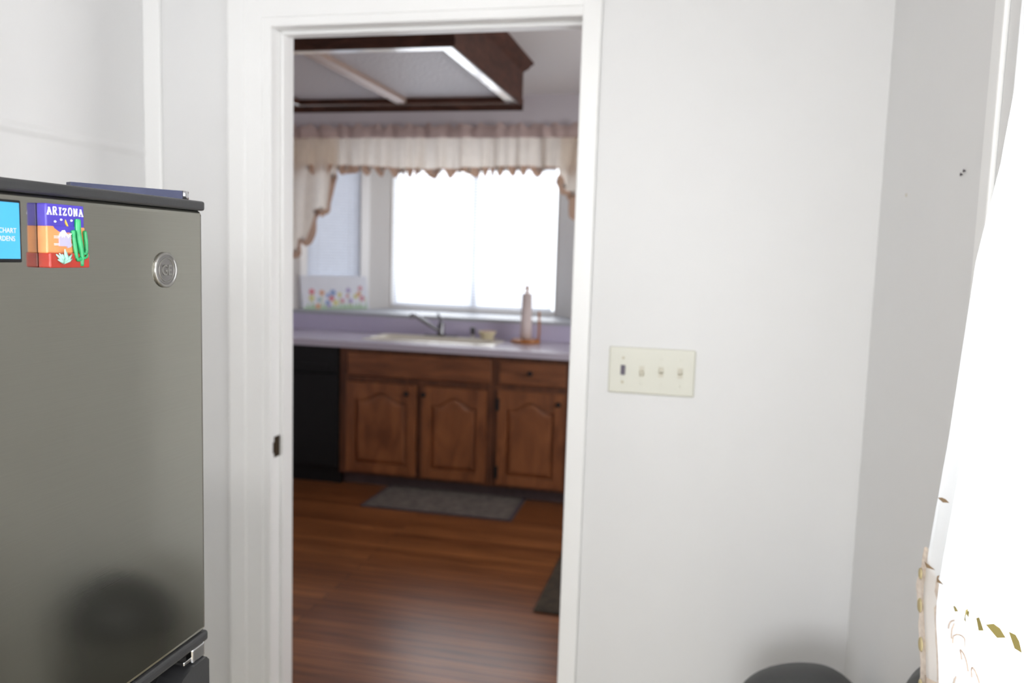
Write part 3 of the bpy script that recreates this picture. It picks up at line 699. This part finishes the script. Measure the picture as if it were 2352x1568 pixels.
# ------------------------------------------------------------------ kitchen: base cabinets
CY0 = 2.645                    # cabinet face
def raised_door(cabinet, x0, x1, z0, z1, knob, hinge_side, hinges=True):
    """cathedral raised-panel door, front at CY0-0.02"""
    bm = B()
    yb, yf = CY0-0.001, CY0-0.020
    st = 0.058
    box(bm, x0, x0+st, yf, yb, z0, z1, 0.003); box(bm, x1-st, x1, yf, yb, z0, z1, 0.003)
    box(bm, x0+st, x1-st, yf, yb, z0, z0+st, 0.003)
    W = x1-x0-2*st
    arch = lambda t: 0.052*max(0.0, math.cos((t-0.5)*2*PI*0.5*1.35))**1.6 if abs(t-0.5) < 0.37 else 0.0
    n = 24
    zb = z1 - st - 0.055
    pl = [(x0+st+W*i/n, zb + arch(i/n)) for i in range(n+1)] + [(x1-st, z1), (x0+st, z1)]
    prism(bm, pl, lambda x, z: (x, yf, z), lambda x, z: (x, yb, z))
    dr = obj('door', bm, M['cab'], cabinet)
    bm = B()
    g = 0.028
    outer = [(x0+st, z0+st), (x1-st, z0+st)] + [(x1-st-W*i/n, zb + arch(1-i/n)) for i in range(n+1)]
    inner = [(x0+st+g, z0+st+g), (x1-st-g, z0+st+g)] + [(x1-st-g-(W-2*g)*i/n, zb - g + arch(1-i/n)) for i in range(n+1)]
    vo = [bm.verts.new((x, yf+0.017, z)) for x, z in outer]; vi = [bm.verts.new((x, yf+0.003, z)) for x, z in inner]; vb = [bm.verts.new((x, yb, z)) for x, z in outer]
    m_ = len(outer)
    for i in range(m_):
        bm.faces.new((vo[i], vo[(i+1) % m_], vi[(i+1) % m_], vi[i])); bm.faces.new((vb[i], vb[(i+1) % m_], vo[(i+1) % m_], vo[i]))
    bm.faces.new(vi); bm.faces.new(vb[::-1])
    obj('raised_panel', bm, M['cab'], dr)
    bm = B(); lathe(bm, [(0.006, 0.002), (0.006, -0.010), (0.014, -0.016), (0.016, -0.022), (0.012, -0.028), (0.004, -0.030)], (knob[0], yf, knob[1]), 16, 'y')
    obj('knob', bm, M['iron'], dr, True)
    xh = x0 if hinge_side < 0 else x1
    for z in ((z0+0.075, z1-0.085) if hinges else ()):
        bm = B(); box(bm, xh-0.012, xh+0.012, yf-0.004, yf+0.012, z-0.036, z+0.036, 0.002); tube(bm, [(xh, yf-0.006, z-0.038), (xh, yf-0.006, z+0.038)], 0.006, 8)
        obj('hinge', bm, M['iron'], dr)
    return dr
def carcass(cab, x0, x1, rails):
    bm = B()
    box(bm, x0, x0+0.018, CY0, KB-0.005, 0.095, 0.880); box(bm, x1-0.018, x1, CY0, KB-0.005, 0.095, 0.880)
    box(bm, x0+0.018, x1-0.018, CY0+0.02, KB-0.005, 0.095, 0.113); box(bm, x0+0.018, x1-0.018, KB-0.02, KB-0.005, 0.113, 0.880)
    obj('carcass', bm, M['cabd'], cab)
    bm = B()
    box(bm, x0, x0+0.045, CY0-0.0005, CY0+0.02, 0.080, 0.880); box(bm, x1-0.045, x1, CY0-0.0005, CY0+0.02, 0.080, 0.880)
    for z0, z1 in rails: box(bm, x0+0.045, x1-0.045, CY0-0.0005, CY0+0.02, z0, z1)
    obj('face_frame', bm, M['cabd'], cab)
    bm = B(); box(bm, x0, x1, CY0+0.065, CY0+0.08, 0.0, 0.095); obj('toe_kick', bm, M['toe'], cab)
def drawer_front(cab, name, x0, x1, z0, z1, knob=None):
    bm = B(); box(bm, x0, x1, CY0-0.018, CY0-0.001, z0, z1, 0.006, 3)
    f_ = obj(name, bm, M['cabh'], cab)
    if knob:
        bm = B(); lathe(bm, [(0.006, 0.002), (0.006, -0.010), (0.014, -0.016), (0.016, -0.022), (0.012, -0.028), (0.004, -0.030)], (knob[0], CY0-0.018, knob[1]), 16, 'y'); obj('knob', bm, M['iron'], f_, True)
RAILS = [(0.080, 0.125), (0.665, 0.705), (0.840, 0.880)]
sk = thing('sink_base_cabinet', 'cherry-stained double-door cabinet under the sink, right of the black dishwasher', 'cabinet', (-1.66, 2.92, 0))
carcass(sk, -2.150, -1.160, RAILS)
bm = B(); box(bm, -1.640, -1.612, CY0-0.0005, CY0+0.02, 0.125, 0.665); obj('center_stile', bm, M['cabd'], sk)
drawer_front(sk, 'false_drawer_front', -2.095, -1.183, 0.700, 0.845)
raised_door(sk, -2.100, -1.644, 0.098, 0.662, (-1.700, 0.610), -1, False)
raised_door(sk, -1.606, -1.205, 0.098, 0.662, (-1.592, 0.612), 1, False)
dc = thing('drawer_base_cabinet', 'cherry-stained cabinet with one drawer over one arched door, right of the sink cabinet', 'cabinet', (-0.93, 2.92, 0))
carcass(dc, -1.158, -0.706, RAILS)
drawer_front(dc, 'drawer', -1.130, -0.735, 0.705, 0.842, (-0.942, 0.780))
raised_door(dc, -1.135, -0.735, 0.098, 0.668, (-0.768, 0.609), -1)
ec = thing('end_base_cabinet', 'cherry-stained cabinet run continuing behind the right side of the doorway', 'cabinet', (0.1, 2.92, 0))
carcass(ec, -0.704, 0.98, RAILS)
drawer_front(ec, 'drawer', -0.67, 0.13, 0.705, 0.842, (-0.27, 0.78)); drawer_front(ec, 'drawer', 0.16, 0.95, 0.705, 0.842, (0.55, 0.78))
raised_door(ec, -0.67, 0.13, 0.098, 0.668, (0.09, 0.609), -1); raised_door(ec, 0.16, 0.95, 0.098, 0.668, (0.20, 0.609), 1)
# dishwasher
dwr = thing('dishwasher', 'black built-in dishwasher at the left end of the cabinets', 'dishwasher', (-2.46, 2.92, 0))
bm = B(); box(bm, -2.765, -2.156, CY0+0.002, KB-0.01, 0.10, 0.876); obj('tub', bm, M['blackp'], dwr)
bm = B(); box(bm, -2.762, -2.158, CY0-0.024, CY0+0.001, 0.115, 0.700, 0.004); obj('door', bm, M['blackp'], dwr)
cp = B(); box(cp, -2.762, -2.158, CY0-0.030, CY0+0.001, 0.706, 0.868, 0.005); cpo = obj('control_panel', cp, M['blackp'], dwr)
bm = B(); box(bm, -2.70, -2.22, CY0-0.038, CY0-0.029, 0.735, 0.760, 0.004); obj('handle_lip', bm, M['blackp'], cpo)
bm = B(); box(bm, -2.765, -2.150, CY0+0.02, CY0+0.04, 0.0, 0.112); obj('kick_plate', bm, M['blackp'], dwr)
# worktop with sink cut-out
SX0, SX1, SY0, SY1 = -2.06, -1.20, 2.705, 3.115
wt = thing('countertop', 'lavender grey laminate countertop with raised backsplash below the bay window', 'countertop', (-0.9, 2.9, 0.88))
CZ0, CZ1, CFY = 0.884, 0.914, 2.612
bm = B()
box(bm, KX0+0.002, SX0+0.02, CFY, KB-0.002, CZ0, CZ1); box(bm, SX1-0.02, KX1-0.002, CFY, KB-0.002, CZ0, CZ1)
box(bm, SX0+0.02, SX1-0.02, CFY, SY0+0.02, CZ0, CZ1); box(bm, SX0+0.02, SX1-0.02, SY1-0.02, KB-0.002, CZ0, CZ1)
obj('worktop', bm, M['lam'], wt)
bm = B(); tube(bm, [(KX0+0.002, CFY, 0.900), (KX1-0.002, CFY, 0.900)], 0.014, 12); box(bm, KX0+0.002, KX1-0.002, CFY-0.012, CFY+0.004, 0.872, 0.900); obj('front_edge', bm, M['lam'], wt)
bm = B(); box(bm, KX0+0.002, KX1-0.002, KB-0.016, KB-0.001, CZ1, LZ-0.023, 0.002); obj('backsplash', bm, M['lams'], wt)
# sink
si = thing('kitchen_sink', 'cream enamel drop-in sink in the lavender countertop', 'sink', (-1.63, 2.91, 0.914))
def rr(x0, x1, y0, y1, r, n=6):
    pts = []
    for cx, cy, a0 in ((x1-r, y1-r, 0), (x0+r, y1-r, PI/2), (x0+r, y0+r, PI), (x1-r, y0+r, 1.5*PI)):
        pts += [(cx+r*math.cos(a0+PI/2*k/n), cy+r*math.sin(a0+PI/2*k/n)) for k in range(n+1)]
    return pts
bm = B()
loops = [(rr(SX0, SX1, SY0, SY1, 0.06), 0.9142), (rr(SX0+0.002, SX1-0.002, SY0+0.002, SY1-0.002, 0.058), 0.9165), (rr(SX0+0.040, SX1-0.040, SY0+0.042, SY1-0.020, 0.05), 0.9245),
         (rr(SX0+0.046, SX1-0.046, SY0+0.048, SY1-0.085, 0.05), 0.922), (rr(SX0+0.050, SX1-0.050, SY0+0.052, SY1-0.091, 0.05), 0.912), (rr(SX0+0.065, SX1-0.065, SY0+0.065, SY1-0.11, 0.05), 0.77), (rr(SX0+0.10, SX1-0.10, SY0+0.10, SY1-0.145, 0.03), 0.76)]
vs = [[bm.verts.new((x, y, z)) for x, y in pts] for pts, z in loops]
for a, b in zip(vs, vs[1:]):
    for i in range(len(a)): bm.faces.new((a[i], a[(i+1) % len(a)], b[(i+1) % len(a)], b[i]))
bm.faces.new(vs[-1])
obj('basin', bm, M['sink'], si, True)
bm = B(); lathe(bm, [(0.045, 0), (0.045, 0.003), (0.03, 0.001)], (-1.63, 2.86, 0.7605), 20); obj('drain', bm, M['chrome'], si)
# faucet
fc = thing('kitchen_faucet', 'metal single-lever kitchen faucet with long angled spout at the back of the sink', 'faucet', (-1.640, 3.085, 0.925))
bx, byy = -1.640, 3.078
bm = B(); box(bm, bx-0.11, bx+0.11, byy-0.026, byy+0.022, 0.9225, 0.932, 0.004); obj('escutcheon', bm, M['brush'], fc)
bm = B(); lathe(bm, [(0.027, 0), (0.026, 0.012), (0.022, 0.03), (0.022, 0.072), (0.018, 0.080), (0.006, 0.083)], (bx, byy, 0.931), 24); obj('body', bm, M['brush'], fc, True)
bm = B(); tube(bm, spline([(bx-0.008, byy-0.008, 0.958), (bx-0.055, byy-0.05, 0.995), (bx-0.115, byy-0.11, 1.045), (bx-0.140, byy-0.135, 1.062), (bx-0.152, byy-0.148, 1.058), (bx-0.155, byy-0.152, 1.042)], 5), [0.013]*20+[0.015]*6, 14); obj('spout', bm, M['brush'], fc, True)
bm = B(); tube(bm, spline([(bx, byy, 1.008), (bx-0.006, byy+0.004, 1.03), (bx-0.022, byy+0.010, 1.058), (bx-0.030, byy+0.012, 1.068)], 4), [0.009]*6+[0.008]*6+[0.010], 12); obj('lever', bm, M['brush'], fc, True)
# side sprayer
sp = thing('sink_sprayer', 'small dark side sprayer standing right of the faucet', 'sprayer', (-1.425, 3.078, 0.922))
bm = B(); lathe(bm, [(0.020, 0), (0.019, 0.010), (0.013, 0.016), (0.013, 0.022)], (-1.425, 3.078, 0.9225), 18); obj('collar', bm, M['chrome'], sp, True)
bm = B(); lathe(bm, [(0.012, 0.020), (0.013, 0.040), (0.018, 0.052), (0.017, 0.066), (0.008, 0.070)], (-1.425, 3.078, 0.9225), 18); obj('spray_head', bm, M['greyp'], sp, True)
# soap dish with sponge
sd = thing('soap_dish', 'cream bowl-shaped soap dish with pinkish sponge, between sprayer and paper towel holder', 'soap dish', (-1.325, 3.065, 0.921))
bm = B(); lathe(bm, [(0.034, 0), (0.038, 0.004), (0.055, 0.040), (0.060, 0.050), (0.056, 0.050), (0.046, 0.030), (0.030, 0.010)], (-1.325, 3.068, 0.9225), 28); obj('dish', bm, M['cream'], sd, True)
bm = B(); box(bm, -1.360, -1.278, 3.048, 3.090, 0.948, 0.974, 0.006, 3); obj('sponge', bm, M['pinkrim'], sd)
# paper towel holder
pc = (-1.066, 3.045)
pt = thing('paper_towel_holder', 'turned wood paper towel holder on the countertop right of the sink', 'paper towel holder', (*pc, 0.914))
bm = B(); lathe(bm, [(0.088, 0), (0.094, 0.005), (0.094, 0.014), (0.086, 0.022), (0.030, 0.024)], (*pc, 0.914), 36); obj('base', bm, M['honey'], pt, True)
bm = B(); lathe(bm, [(0.010, 0.022), (0.010, 0.330), (0.006, 0.334), (0.014, 0.345), (0.014, 0.354), (0.006, 0.362)], (*pc, 0.914), 16); obj('post', bm, M['honey'], pt, True)
bm = B(); tube(bm, spline([(pc[0]+0.080, pc[1]+0.01, 0.934), (pc[0]+0.083, pc[1]+0.01, 1.0), (pc[0]+0.080, pc[1]+0.01, 1.10), (pc[0]+0.078, pc[1]+0.01, 1.115)], 4), 0.007, 10); obj('tension_arm', bm, M['honey'], pt, True)
bm = B(); lathe(bm, [(0.020, 0.0), (0.036, 0.0), (0.035, 0.10), (0.031, 0.285), (0.019, 0.286)], (*pc, 0.940), 28)
tag(obj('paper_towel_roll', bm, M['paper'], None, True), 'nearly used-up paper towel roll on the wooden holder', 'paper towel')
# flower-painted board leaning in the bay
fb = thing('flower_board', 'white board painted with a row of colourful flowers, leaning before the narrow bay window', 'board', (-2.53, 3.36, LZ))
dv = Vector((1, 1, 0)).normalized(); nv = Vector((1, -1, 0)).normalized()
A0 = Vector((-2.692, 3.205, LZ))
def FB(u, v, w): return A0 + dv*u + nv*(w - 0.10*v + 0.004) + Vector((0, 0, v))
bm = B(); prism(bm, [(-0.020, 0.238), (0.0, 0.0), (0.488, 0.0), (0.468, 0.238)], lambda u, v: FB(u, v, 0), lambda u, v: FB(u, v, 0.006)); obj('panel', bm, M['cardw'], fb)
def blossom(u, v, r, m, k=6):
    bm = B(); r *= 1.3
    pts = []
    for i in range(4*k):
        a = 2*PI*i/(4*k); q = r*(0.78 + 0.26*math.cos(k*a)); pts.append((u + q*math.cos(a), v + q*math.sin(a)))
    prism(bm, pts, lambda a, b: FB(a, b, 0.006), lambda a, b: FB(a, b, 0.0075)); o = obj('painted_flower', bm, M[m], fb)
for (u, v, r, m) in ((0.062, 0.125, 0.020, 'fred'), (0.135, 0.118, 0.018, 'forange'), (0.215, 0.118, 0.022, 'fblue'), (0.178, 0.100, 0.014, 'fblue'), (0.265, 0.105, 0.015, 'fyellow'),
                     (0.330, 0.135, 0.017, 'fviolet'), (0.420, 0.150, 0.017, 'fpink'), (0.060, 0.080, 0.020, 'fyellow'), (0.205, 0.078, 0.019, 'fred'), (0.115, 0.068, 0.015, 'fteal'),
                     (0.235, 0.048, 0.020, 'fyellow'), (0.175, 0.050, 0.016, 'fblue'), (0.322, 0.095, 0.012, 'fpink'), (0.285, 0.062, 0.016, 'fpink'), (0.345, 0.060, 0.016, 'fviolet'),
                     (0.408, 0.110, 0.016, 'forange'), (0.385, 0.092, 0.016, 'fyellow'), (0.432, 0.078, 0.020, 'fpink'), (0.105, 0.024, 0.018, 'forange'), (0.185, 0.026, 0.016, 'fviolet')):
    blossom(u, v, r, m)
bm = B()
for k in range(26):
    u = 0.012 + 0.018*k; h = 0.028 + 0.03*abs(math.sin(k*1.7))
    prism(bm, [(u-0.012, 0.001), (u+0.012, 0.001), (u+0.006*math.sin(k), h)], lambda a, b: FB(a, b, 0.0055), lambda a, b: FB(a, b, 0.0068))
obj('painted_grass', bm, M['fgreen'], fb)
for (u, v) in ((0.062, 0.125), (0.135, 0.118), (0.33, 0.135), (0.42, 0.15), (0.265, 0.105), (0.345, 0.06), (0.285, 0.062), (0.46, 0.10)):
    bm = B(); prism(bm, [(u-0.003, 0.01), (u+0.003, 0.01), (u+0.003, v-0.012), (u-0.003, v-0.012)], lambda a, b: FB(a, b, 0.0055), lambda a, b: FB(a, b, 0.0066)); obj('painted_stem', bm, M['flime'], fb)

# ------------------------------------------------------------------ blinds
def blind(name, label, p0, p1, t0, t1, z0, z1, m, tilt, pitch=0.021, inset=0.012):
    t = thing(name, label, 'blind', ((p0[0]+p1[0])/2, (p0[1]+p1[1])/2, z0))
    P0 = Vector((*p0, 0)); P1 = Vector((*p1, 0)); d_ = (P1-P0).normalized(); n_ = Vector((-d_.y, d_.x, 0))
    bm = B()
    k = 0; z = z0 + 0.02
    while z < z1 - 0.03:
        hw = 0.0125
        for (a, b) in ((-1, 0), (0, 1)):
            q = []
            for s in (a, b):
                off = n_*(inset + s*hw*math.cos(tilt)); zz = z + s*hw*math.sin(tilt) + (0.0022 if s == 0 else 0)
                q.append((off, zz))
            A = P0 + d_*t0; Bp = P0 + d_*t1
            v1 = [bm.verts.new(A + q[0][0] + Vector((0, 0, q[0][1]))), bm.verts.new(Bp + q[0][0] + Vector((0, 0, q[0][1]))), bm.verts.new(Bp + q[1][0] + Vector((0, 0, q[1][1]))), bm.verts.new(A + q[1][0] + Vector((0, 0, q[1][1])))]
            bm.faces.new(v1)
        z += pitch; k += 1
    obj('slats', bm, m, t)
    bm = B(); facet_box(bm, p0, p1, t0, t1, z1-0.03, z1, 0.026, inset-0.013); obj('headrail', bm, M['vinyl'], t)
    bm = B(); facet_box(bm, p0, p1, t0, t1, z0, z0+0.012, 0.022, inset-0.011); obj('bottom_rail', bm, M['vinyl'], t)
    bm = B()
    for s in (t0+0.08, t1-0.08):
        a = P0 + d_*s + n_*(inset-0.013); tube(bm, [a + Vector((0, 0, z0+0.01)), a + Vector((0, 0, z1-0.03))], 0.0012, 5)
    obj('ladder_cords', bm, M['vinyl'], t)
    return t
blind('mini_blind', 'sunlit white mini blind over the wide centre window above the sink', *CF, c0+0.001, c1-0.020, 1.070, 2.095, M['blind'], 0.62, 0.021, 0.018)
blind('mini_blind', 'closed grey-white mini blind over the narrow side window behind the flower board', *LF, w0+0.004, w1-0.004, 1.106, 2.075, M['blindc'], 1.25, 0.021, 0.014)

# ------------------------------------------------------------------ kitchen valance and tails
VY = 3.145
def fold(x, z, amp, ph=0.0):
    return amp*(math.sin(x*27 + ph + 1.7*math.sin(x*7.3)) + 0.8*math.sin(x*47 + 1.3 + ph + 1.2*math.sin(x*13.1)) + 0.45*math.sin(x*83 + 0.4))
VX0, VX1 = -2.80, -0.55
va = thing('valance', 'gathered cream cotton valance with tan scalloped lace hanging across the bay window', 'valance', (-1.67, VY, 2.2))
bm = B()
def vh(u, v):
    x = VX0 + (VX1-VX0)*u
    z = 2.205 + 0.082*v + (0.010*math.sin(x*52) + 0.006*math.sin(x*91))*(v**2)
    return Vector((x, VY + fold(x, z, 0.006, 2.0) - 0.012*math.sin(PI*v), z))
grid(bm, 420, 6, vh); o = obj('ruffled_header', bm, M['header'], va, True); o['label'] = 'gathered header ruffle with shade painted into its colour'
bm = B()
def vp(u, v):
    x = VX0 + (VX1-VX0)*u
    zb = 2.015 + 0.010*math.sin(x*5+1)
    z = 2.207 + (zb-2.207)*v
    return Vector((x + 0.006*v*math.sin(x*29), VY + fold(x, z, 0.009 + 0.014*v), z))
grid(bm, 460, 10, vp); obj('panel', bm, M['valance'], va, True)
bm = B()
def vl(u, v):
    x = VX0 + (VX1-VX0)*u
    zb = 2.015 + 0.010*math.sin(x*5+1)
    # lace scallops sized unevenly as the folds gather them
    ph = x*36 + 1.9*math.sin(x*9.7) + 0.8*math.sin(x*23)
    dpt = 0.008 + 0.058*abs(math.sin(ph))**1.4
    z = zb + 0.004 - v*dpt
    return Vector((x + 0.006*math.sin(x*29), VY - 0.002 + fold(x, z, 0.023), z))
grid(bm, 700, 5, vl); o = obj('lace_trim', bm, M['lacek'], va, True); o['label'] = 'tan scalloped lace trim'
bm = B(); tube(bm, [(VX0-0.005, VY+0.012, 2.225), (VX1+0.005, VY+0.012, 2.225)], 0.008, 10)
for x in (VX0, VX1): box(bm, x-0.005, x+0.005, VY+0.01, KB, 2.217, 2.233)
obj('rod', bm, M['trim'], va)
for k in range(26):
    x = VX0 + 0.05 + 0.084*k + 0.02*math.sin(k*2.3)
    bm = B(); lathe(bm, [(0.015, 0), (0.013, -0.002), (0.005, -0.003)], (x, VY - 0.010 + fold(x, 0, 0.023), 2.000 + 0.010*math.sin(x*5+1)), 12, 'y'); o = obj('lace_motif', bm, M['lacem'], va, True); o['label'] = 'pale round lace motif'
def tail(name, label, hem, mir=None):
    """cascade panel hanging from the rod; hem: (x, z) table of its stepped lower edge"""
    t = thing(name, label, 'curtain', (hem[len(hem)//2][0], VY-0.03, 1.8))
    xa, xb = hem[0][0], hem[-1][0]
    def g(u, v):
        x = xa + (xb-xa)*u
        z = 2.20 + (interp(hem, x)-2.20)*v
        ax = min(abs(x-xa), abs(xb-x))
        return Vector((x, VY - 0.036 + fold(x + 0.05*v, z, 0.007) - 0.014*v*math.sin(x*40), z))
    bm = B(); grid(bm, 160, 26, g); obj('panel', bm, M['valance'], t, True)
    bm = B()
    def h(u, v):
        p = g(u, 1.0); q = g(min(1, u+0.01), 1.0); r_ = g(max(0, u-0.01), 1.0)
        d_ = (q-r_); n_ = Vector((d_.z, 0, -d_.x)).normalized()
        if n_.z > 0: n_ = -n_
        wd_ = 0.012 + 0.030*abs(math.sin(u*PI*7))
        return Vector((p.x, p.y-0.004, p.z + 0.012)) + n_*(v*(wd_+0.012))
    grid(bm, 220, 4, h); o = obj('lace_trim', bm, M['lacek'], t, True); o['label'] = 'tan lace along the stepped hem'
    for k in range(6):
        p = g((k+0.6)/6, 0.985); bm = B(); lathe(bm, [(0.015, 0), (0.013, -0.002), (0.005, -0.003)], (p.x, p.y-0.008, p.z+0.004), 14, 'y'); o = obj('lace_motif', bm, M['lacem'], t, True); o['label'] = 'pale round lace motif'
    return t
HEM = [(-2.805, 1.46), (-2.700, 1.43), (-2.682, 1.52), (-2.615, 1.515), (-2.585, 1.62), (-2.560, 1.725), (-2.465, 1.72), (-2.455, 1.83), (-2.445, 1.945), (-2.405, 1.955)]
tail('curtain_tail', 'cream cascade curtain tail with stepped lace hem at the left end of the valance', HEM)
HEM2 = [(-0.895, 1.965), (-0.870, 1.94), (-0.855, 1.865), (-0.790, 1.850), (-0.775, 1.72), (-0.70, 1.71), (-0.68, 1.52), (-0.56, 1.44)]
tail('curtain_tail', 'cream cascade curtain tail at the right end of the valance, cut by the door casing', HEM2)

# ------------------------------------------------------------------ ceiling light box
lb = thing('ceiling_light_box', 'dark wood boxed ceiling light with two grey diffuser panels, switched off', 'ceiling light', (-1.63, 1.68, CEIL))
LX0, LX1, LY0, LY1, LZ0 = -2.290, -0.970, 1.085, 2.312, 2.250
bm = B()
T = 0.020
box(bm, LX0, LX0+T, LY0, LY1, LZ0+0.012, CEIL-0.001); box(bm, LX1-T, LX1, LY0, LY1, LZ0+0.012, CEIL-0.001)
box(bm, LX0+T, LX1-T, LY0, LY0+T, LZ0+0.012, CEIL-0.001); box(bm, LX0+T, LX1-T, LY1-T, LY1, LZ0+0.012, CEIL-0.001)
obj('box', bm, M['fixw'], lb)
def ringprof(bm, prof, x0, x1, y0, y1):
    """prof: (outward offset, z) closed loop swept round a rectangle with mitred corners"""
    cs = []
    for sx, sy in ((0, 0), (1, 0), (1, 1), (0, 1)):
        cs.append([bm.verts.new(((x1+o_) if sx else (x0-o_), (y1+o_) if sy else (y0-o_), z)) for o_, z in prof])
    m_ = len(prof)
    for i in range(4):
        a, b = cs[i], cs[(i+1) % 4]
        for k in range(m_): bm.faces.new((a[k], a[(k+1) % m_], b[(k+1) % m_], b[k]))
bm = B(); ringprof(bm, [(0.0, CEIL-0.001), (0.046, CEIL-0.001), (0.046, CEIL-0.010), (0.034, CEIL-0.020), (0.022, CEIL-0.040), (0.010, CEIL-0.050), (0.0, CEIL-0.060)], LX0, LX1, LY0, LY1)
obj('crown_moulding', bm, M['fixw'], lb)
bm = B(); ringprof(bm, [(0.004, LZ0+0.034), (0.004, LZ0+0.004), (0.0, LZ0), (-0.010, LZ0), (-0.012, LZ0+0.004), (-0.012, LZ0+0.034)], LX0, LX1, LY0, LY1); obj('bottom_frame', bm, M['fixw'], lb)
bm = B(); box(bm, LX0-0.004, LX1+0.004, LY1-0.012, LY1+0.006, LZ0-0.026, LZ0+0.034, 0.004, 3); obj('rear_rail', bm, M['fixw'], lb)
bm = B(); ringprof(bm, [(-0.0125, LZ0+0.050), (-0.0125, LZ0+0.004), (-0.016, LZ0+0.002), (-0.064, LZ0+0.002), (-0.066, LZ0+0.004), (-0.066, LZ0+0.050)], LX0, LX1, LY0, LY1)
o = obj('inner_trim', bm, M['fixt'], lb); o['label'] = 'shiny pale flat inner trim'
bm = B(); ringprof(bm, [(-0.0665, LZ0+0.040), (-0.0665, LZ0+0.004), (-0.070, LZ0+0.004), (-0.070, LZ0+0.040)], LX0, LX1, LY0, LY1); obj('inner_lip', bm, M['fixw'], lb)
DXm = -1.628
bm = B(); prism(bm, [(DXm-0.034, LZ0+0.036), (DXm-0.034, LZ0+0.012), (DXm-0.014, LZ0+0.004), (DXm-0.004, LZ0+0.008), (DXm+0.004, LZ0+0.008), (DXm+0.014, LZ0+0.004), (DXm+0.034, LZ0+0.012), (DXm+0.034, LZ0+0.036)], lambda x, z: (x, LY0+0.068, z), lambda x, z: (x, LY1-0.068, z))
o = obj('divider', bm, M['fixd'], lb); o['label'] = 'pale pinkish divider strip'
for a, b in ((LX0+0.02, DXm-0.002), (DXm+0.002, LX1-0.02)):
    bm = B(); box(bm, a, b, LY0+0.02, LY1-0.02, LZ0+0.034, LZ0+0.039); obj('diffuser', bm, M['diff'], lb)

# ------------------------------------------------------------------ rugs
def rug(name, label, pts, z1, m, mb):
    t = thing(name, label, 'rug', (sum(p[0] for p in pts)/4, sum(p[1] for p in pts)/4, 0))
    c = Vector((sum(p[0] for p in pts)/4, sum(p[1] for p in pts)/4))
    inn = [c + (Vector(p)-c)*0.955 for p in pts]
    bm = B()
    def f(u, v):
        a = inn[0].lerp(inn[1], u); b = inn[3].lerp(inn[2], u); q = a.lerp(b, v)
        return Vector((q.x, q.y, z1 + 0.0012*math.sin(u*190)*math.sin(v*130)))
    grid(bm, 90, 50, f); obj('pile', bm, m, t)
    bm = B()
    for i in range(4):
        q = [Vector(pts[i]), Vector(pts[(i+1) % 4]), inn[(i+1) % 4], inn[i]]
        prism(bm, [(v.x, v.y) for v in q], lambda x, y: (x, y, 0.0005), lambda x, y: (x, y, z1-0.001))
    obj('bound_edge', bm, mb, t)
rug('sink_rug', 'grey woven rug lying on the wood floor in front of the sink cabinet', [(-1.842, 2.265), (-0.952, 2.270), (-0.960, 2.712), (-1.832, 2.712)], 0.010, M['rug'], M['rugb'])
rug('doorway_mat', 'dark olive mat on the wood floor, its corner showing at the right door casing', [(-0.602, 1.178), (0.15, 1.165), (0.16, 2.05), (-0.596, 2.06)], 0.010, M['rug2'], M['rug2'])

# ------------------------------------------------------------------ unseen ceiling lamp added to brighten the near room (behind the camera)
cl = thing('added_ceiling_lamp', 'round white dome ceiling lamp added out of view to light the near room', 'ceiling lamp', (-0.55, -2.6, CEIL))
bm = B(); lathe(bm, [(0.17, 0), (0.17, -0.025), (0.15, -0.03)], (-0.55, -2.6, CEIL-0.001), 32); obj('lamp_base', bm, M['trim'], cl, True)
bm = B(); lathe(bm, [(0.150, -0.026), (0.148, -0.05), (0.12, -0.085), (0.06, -0.105), (0.01, -0.11)], (-0.55, -2.6, CEIL), 32)
m, t, b = nt('lit_opal_glass'); b.inputs['Base Color'].default_value = (0.9, 0.88, 0.84, 1); b.inputs['Emission Color'].default_value = (1, 0.95, 0.88, 1); b.inputs['Emission Strength'].default_value = 4.0
obj('dome', bm, m, cl, True)
l = bpy.data.lights.new('added_lamp_glow', 'AREA'); l.shape = 'DISK'; l.size = 0.30; l.energy = 19; l.color = (1, 0.985, 0.96)
o = bpy.data.objects.new('added_lamp_glow', l); COL.objects.link(o); o.location = (-0.55, -2.6, CEIL-0.125)
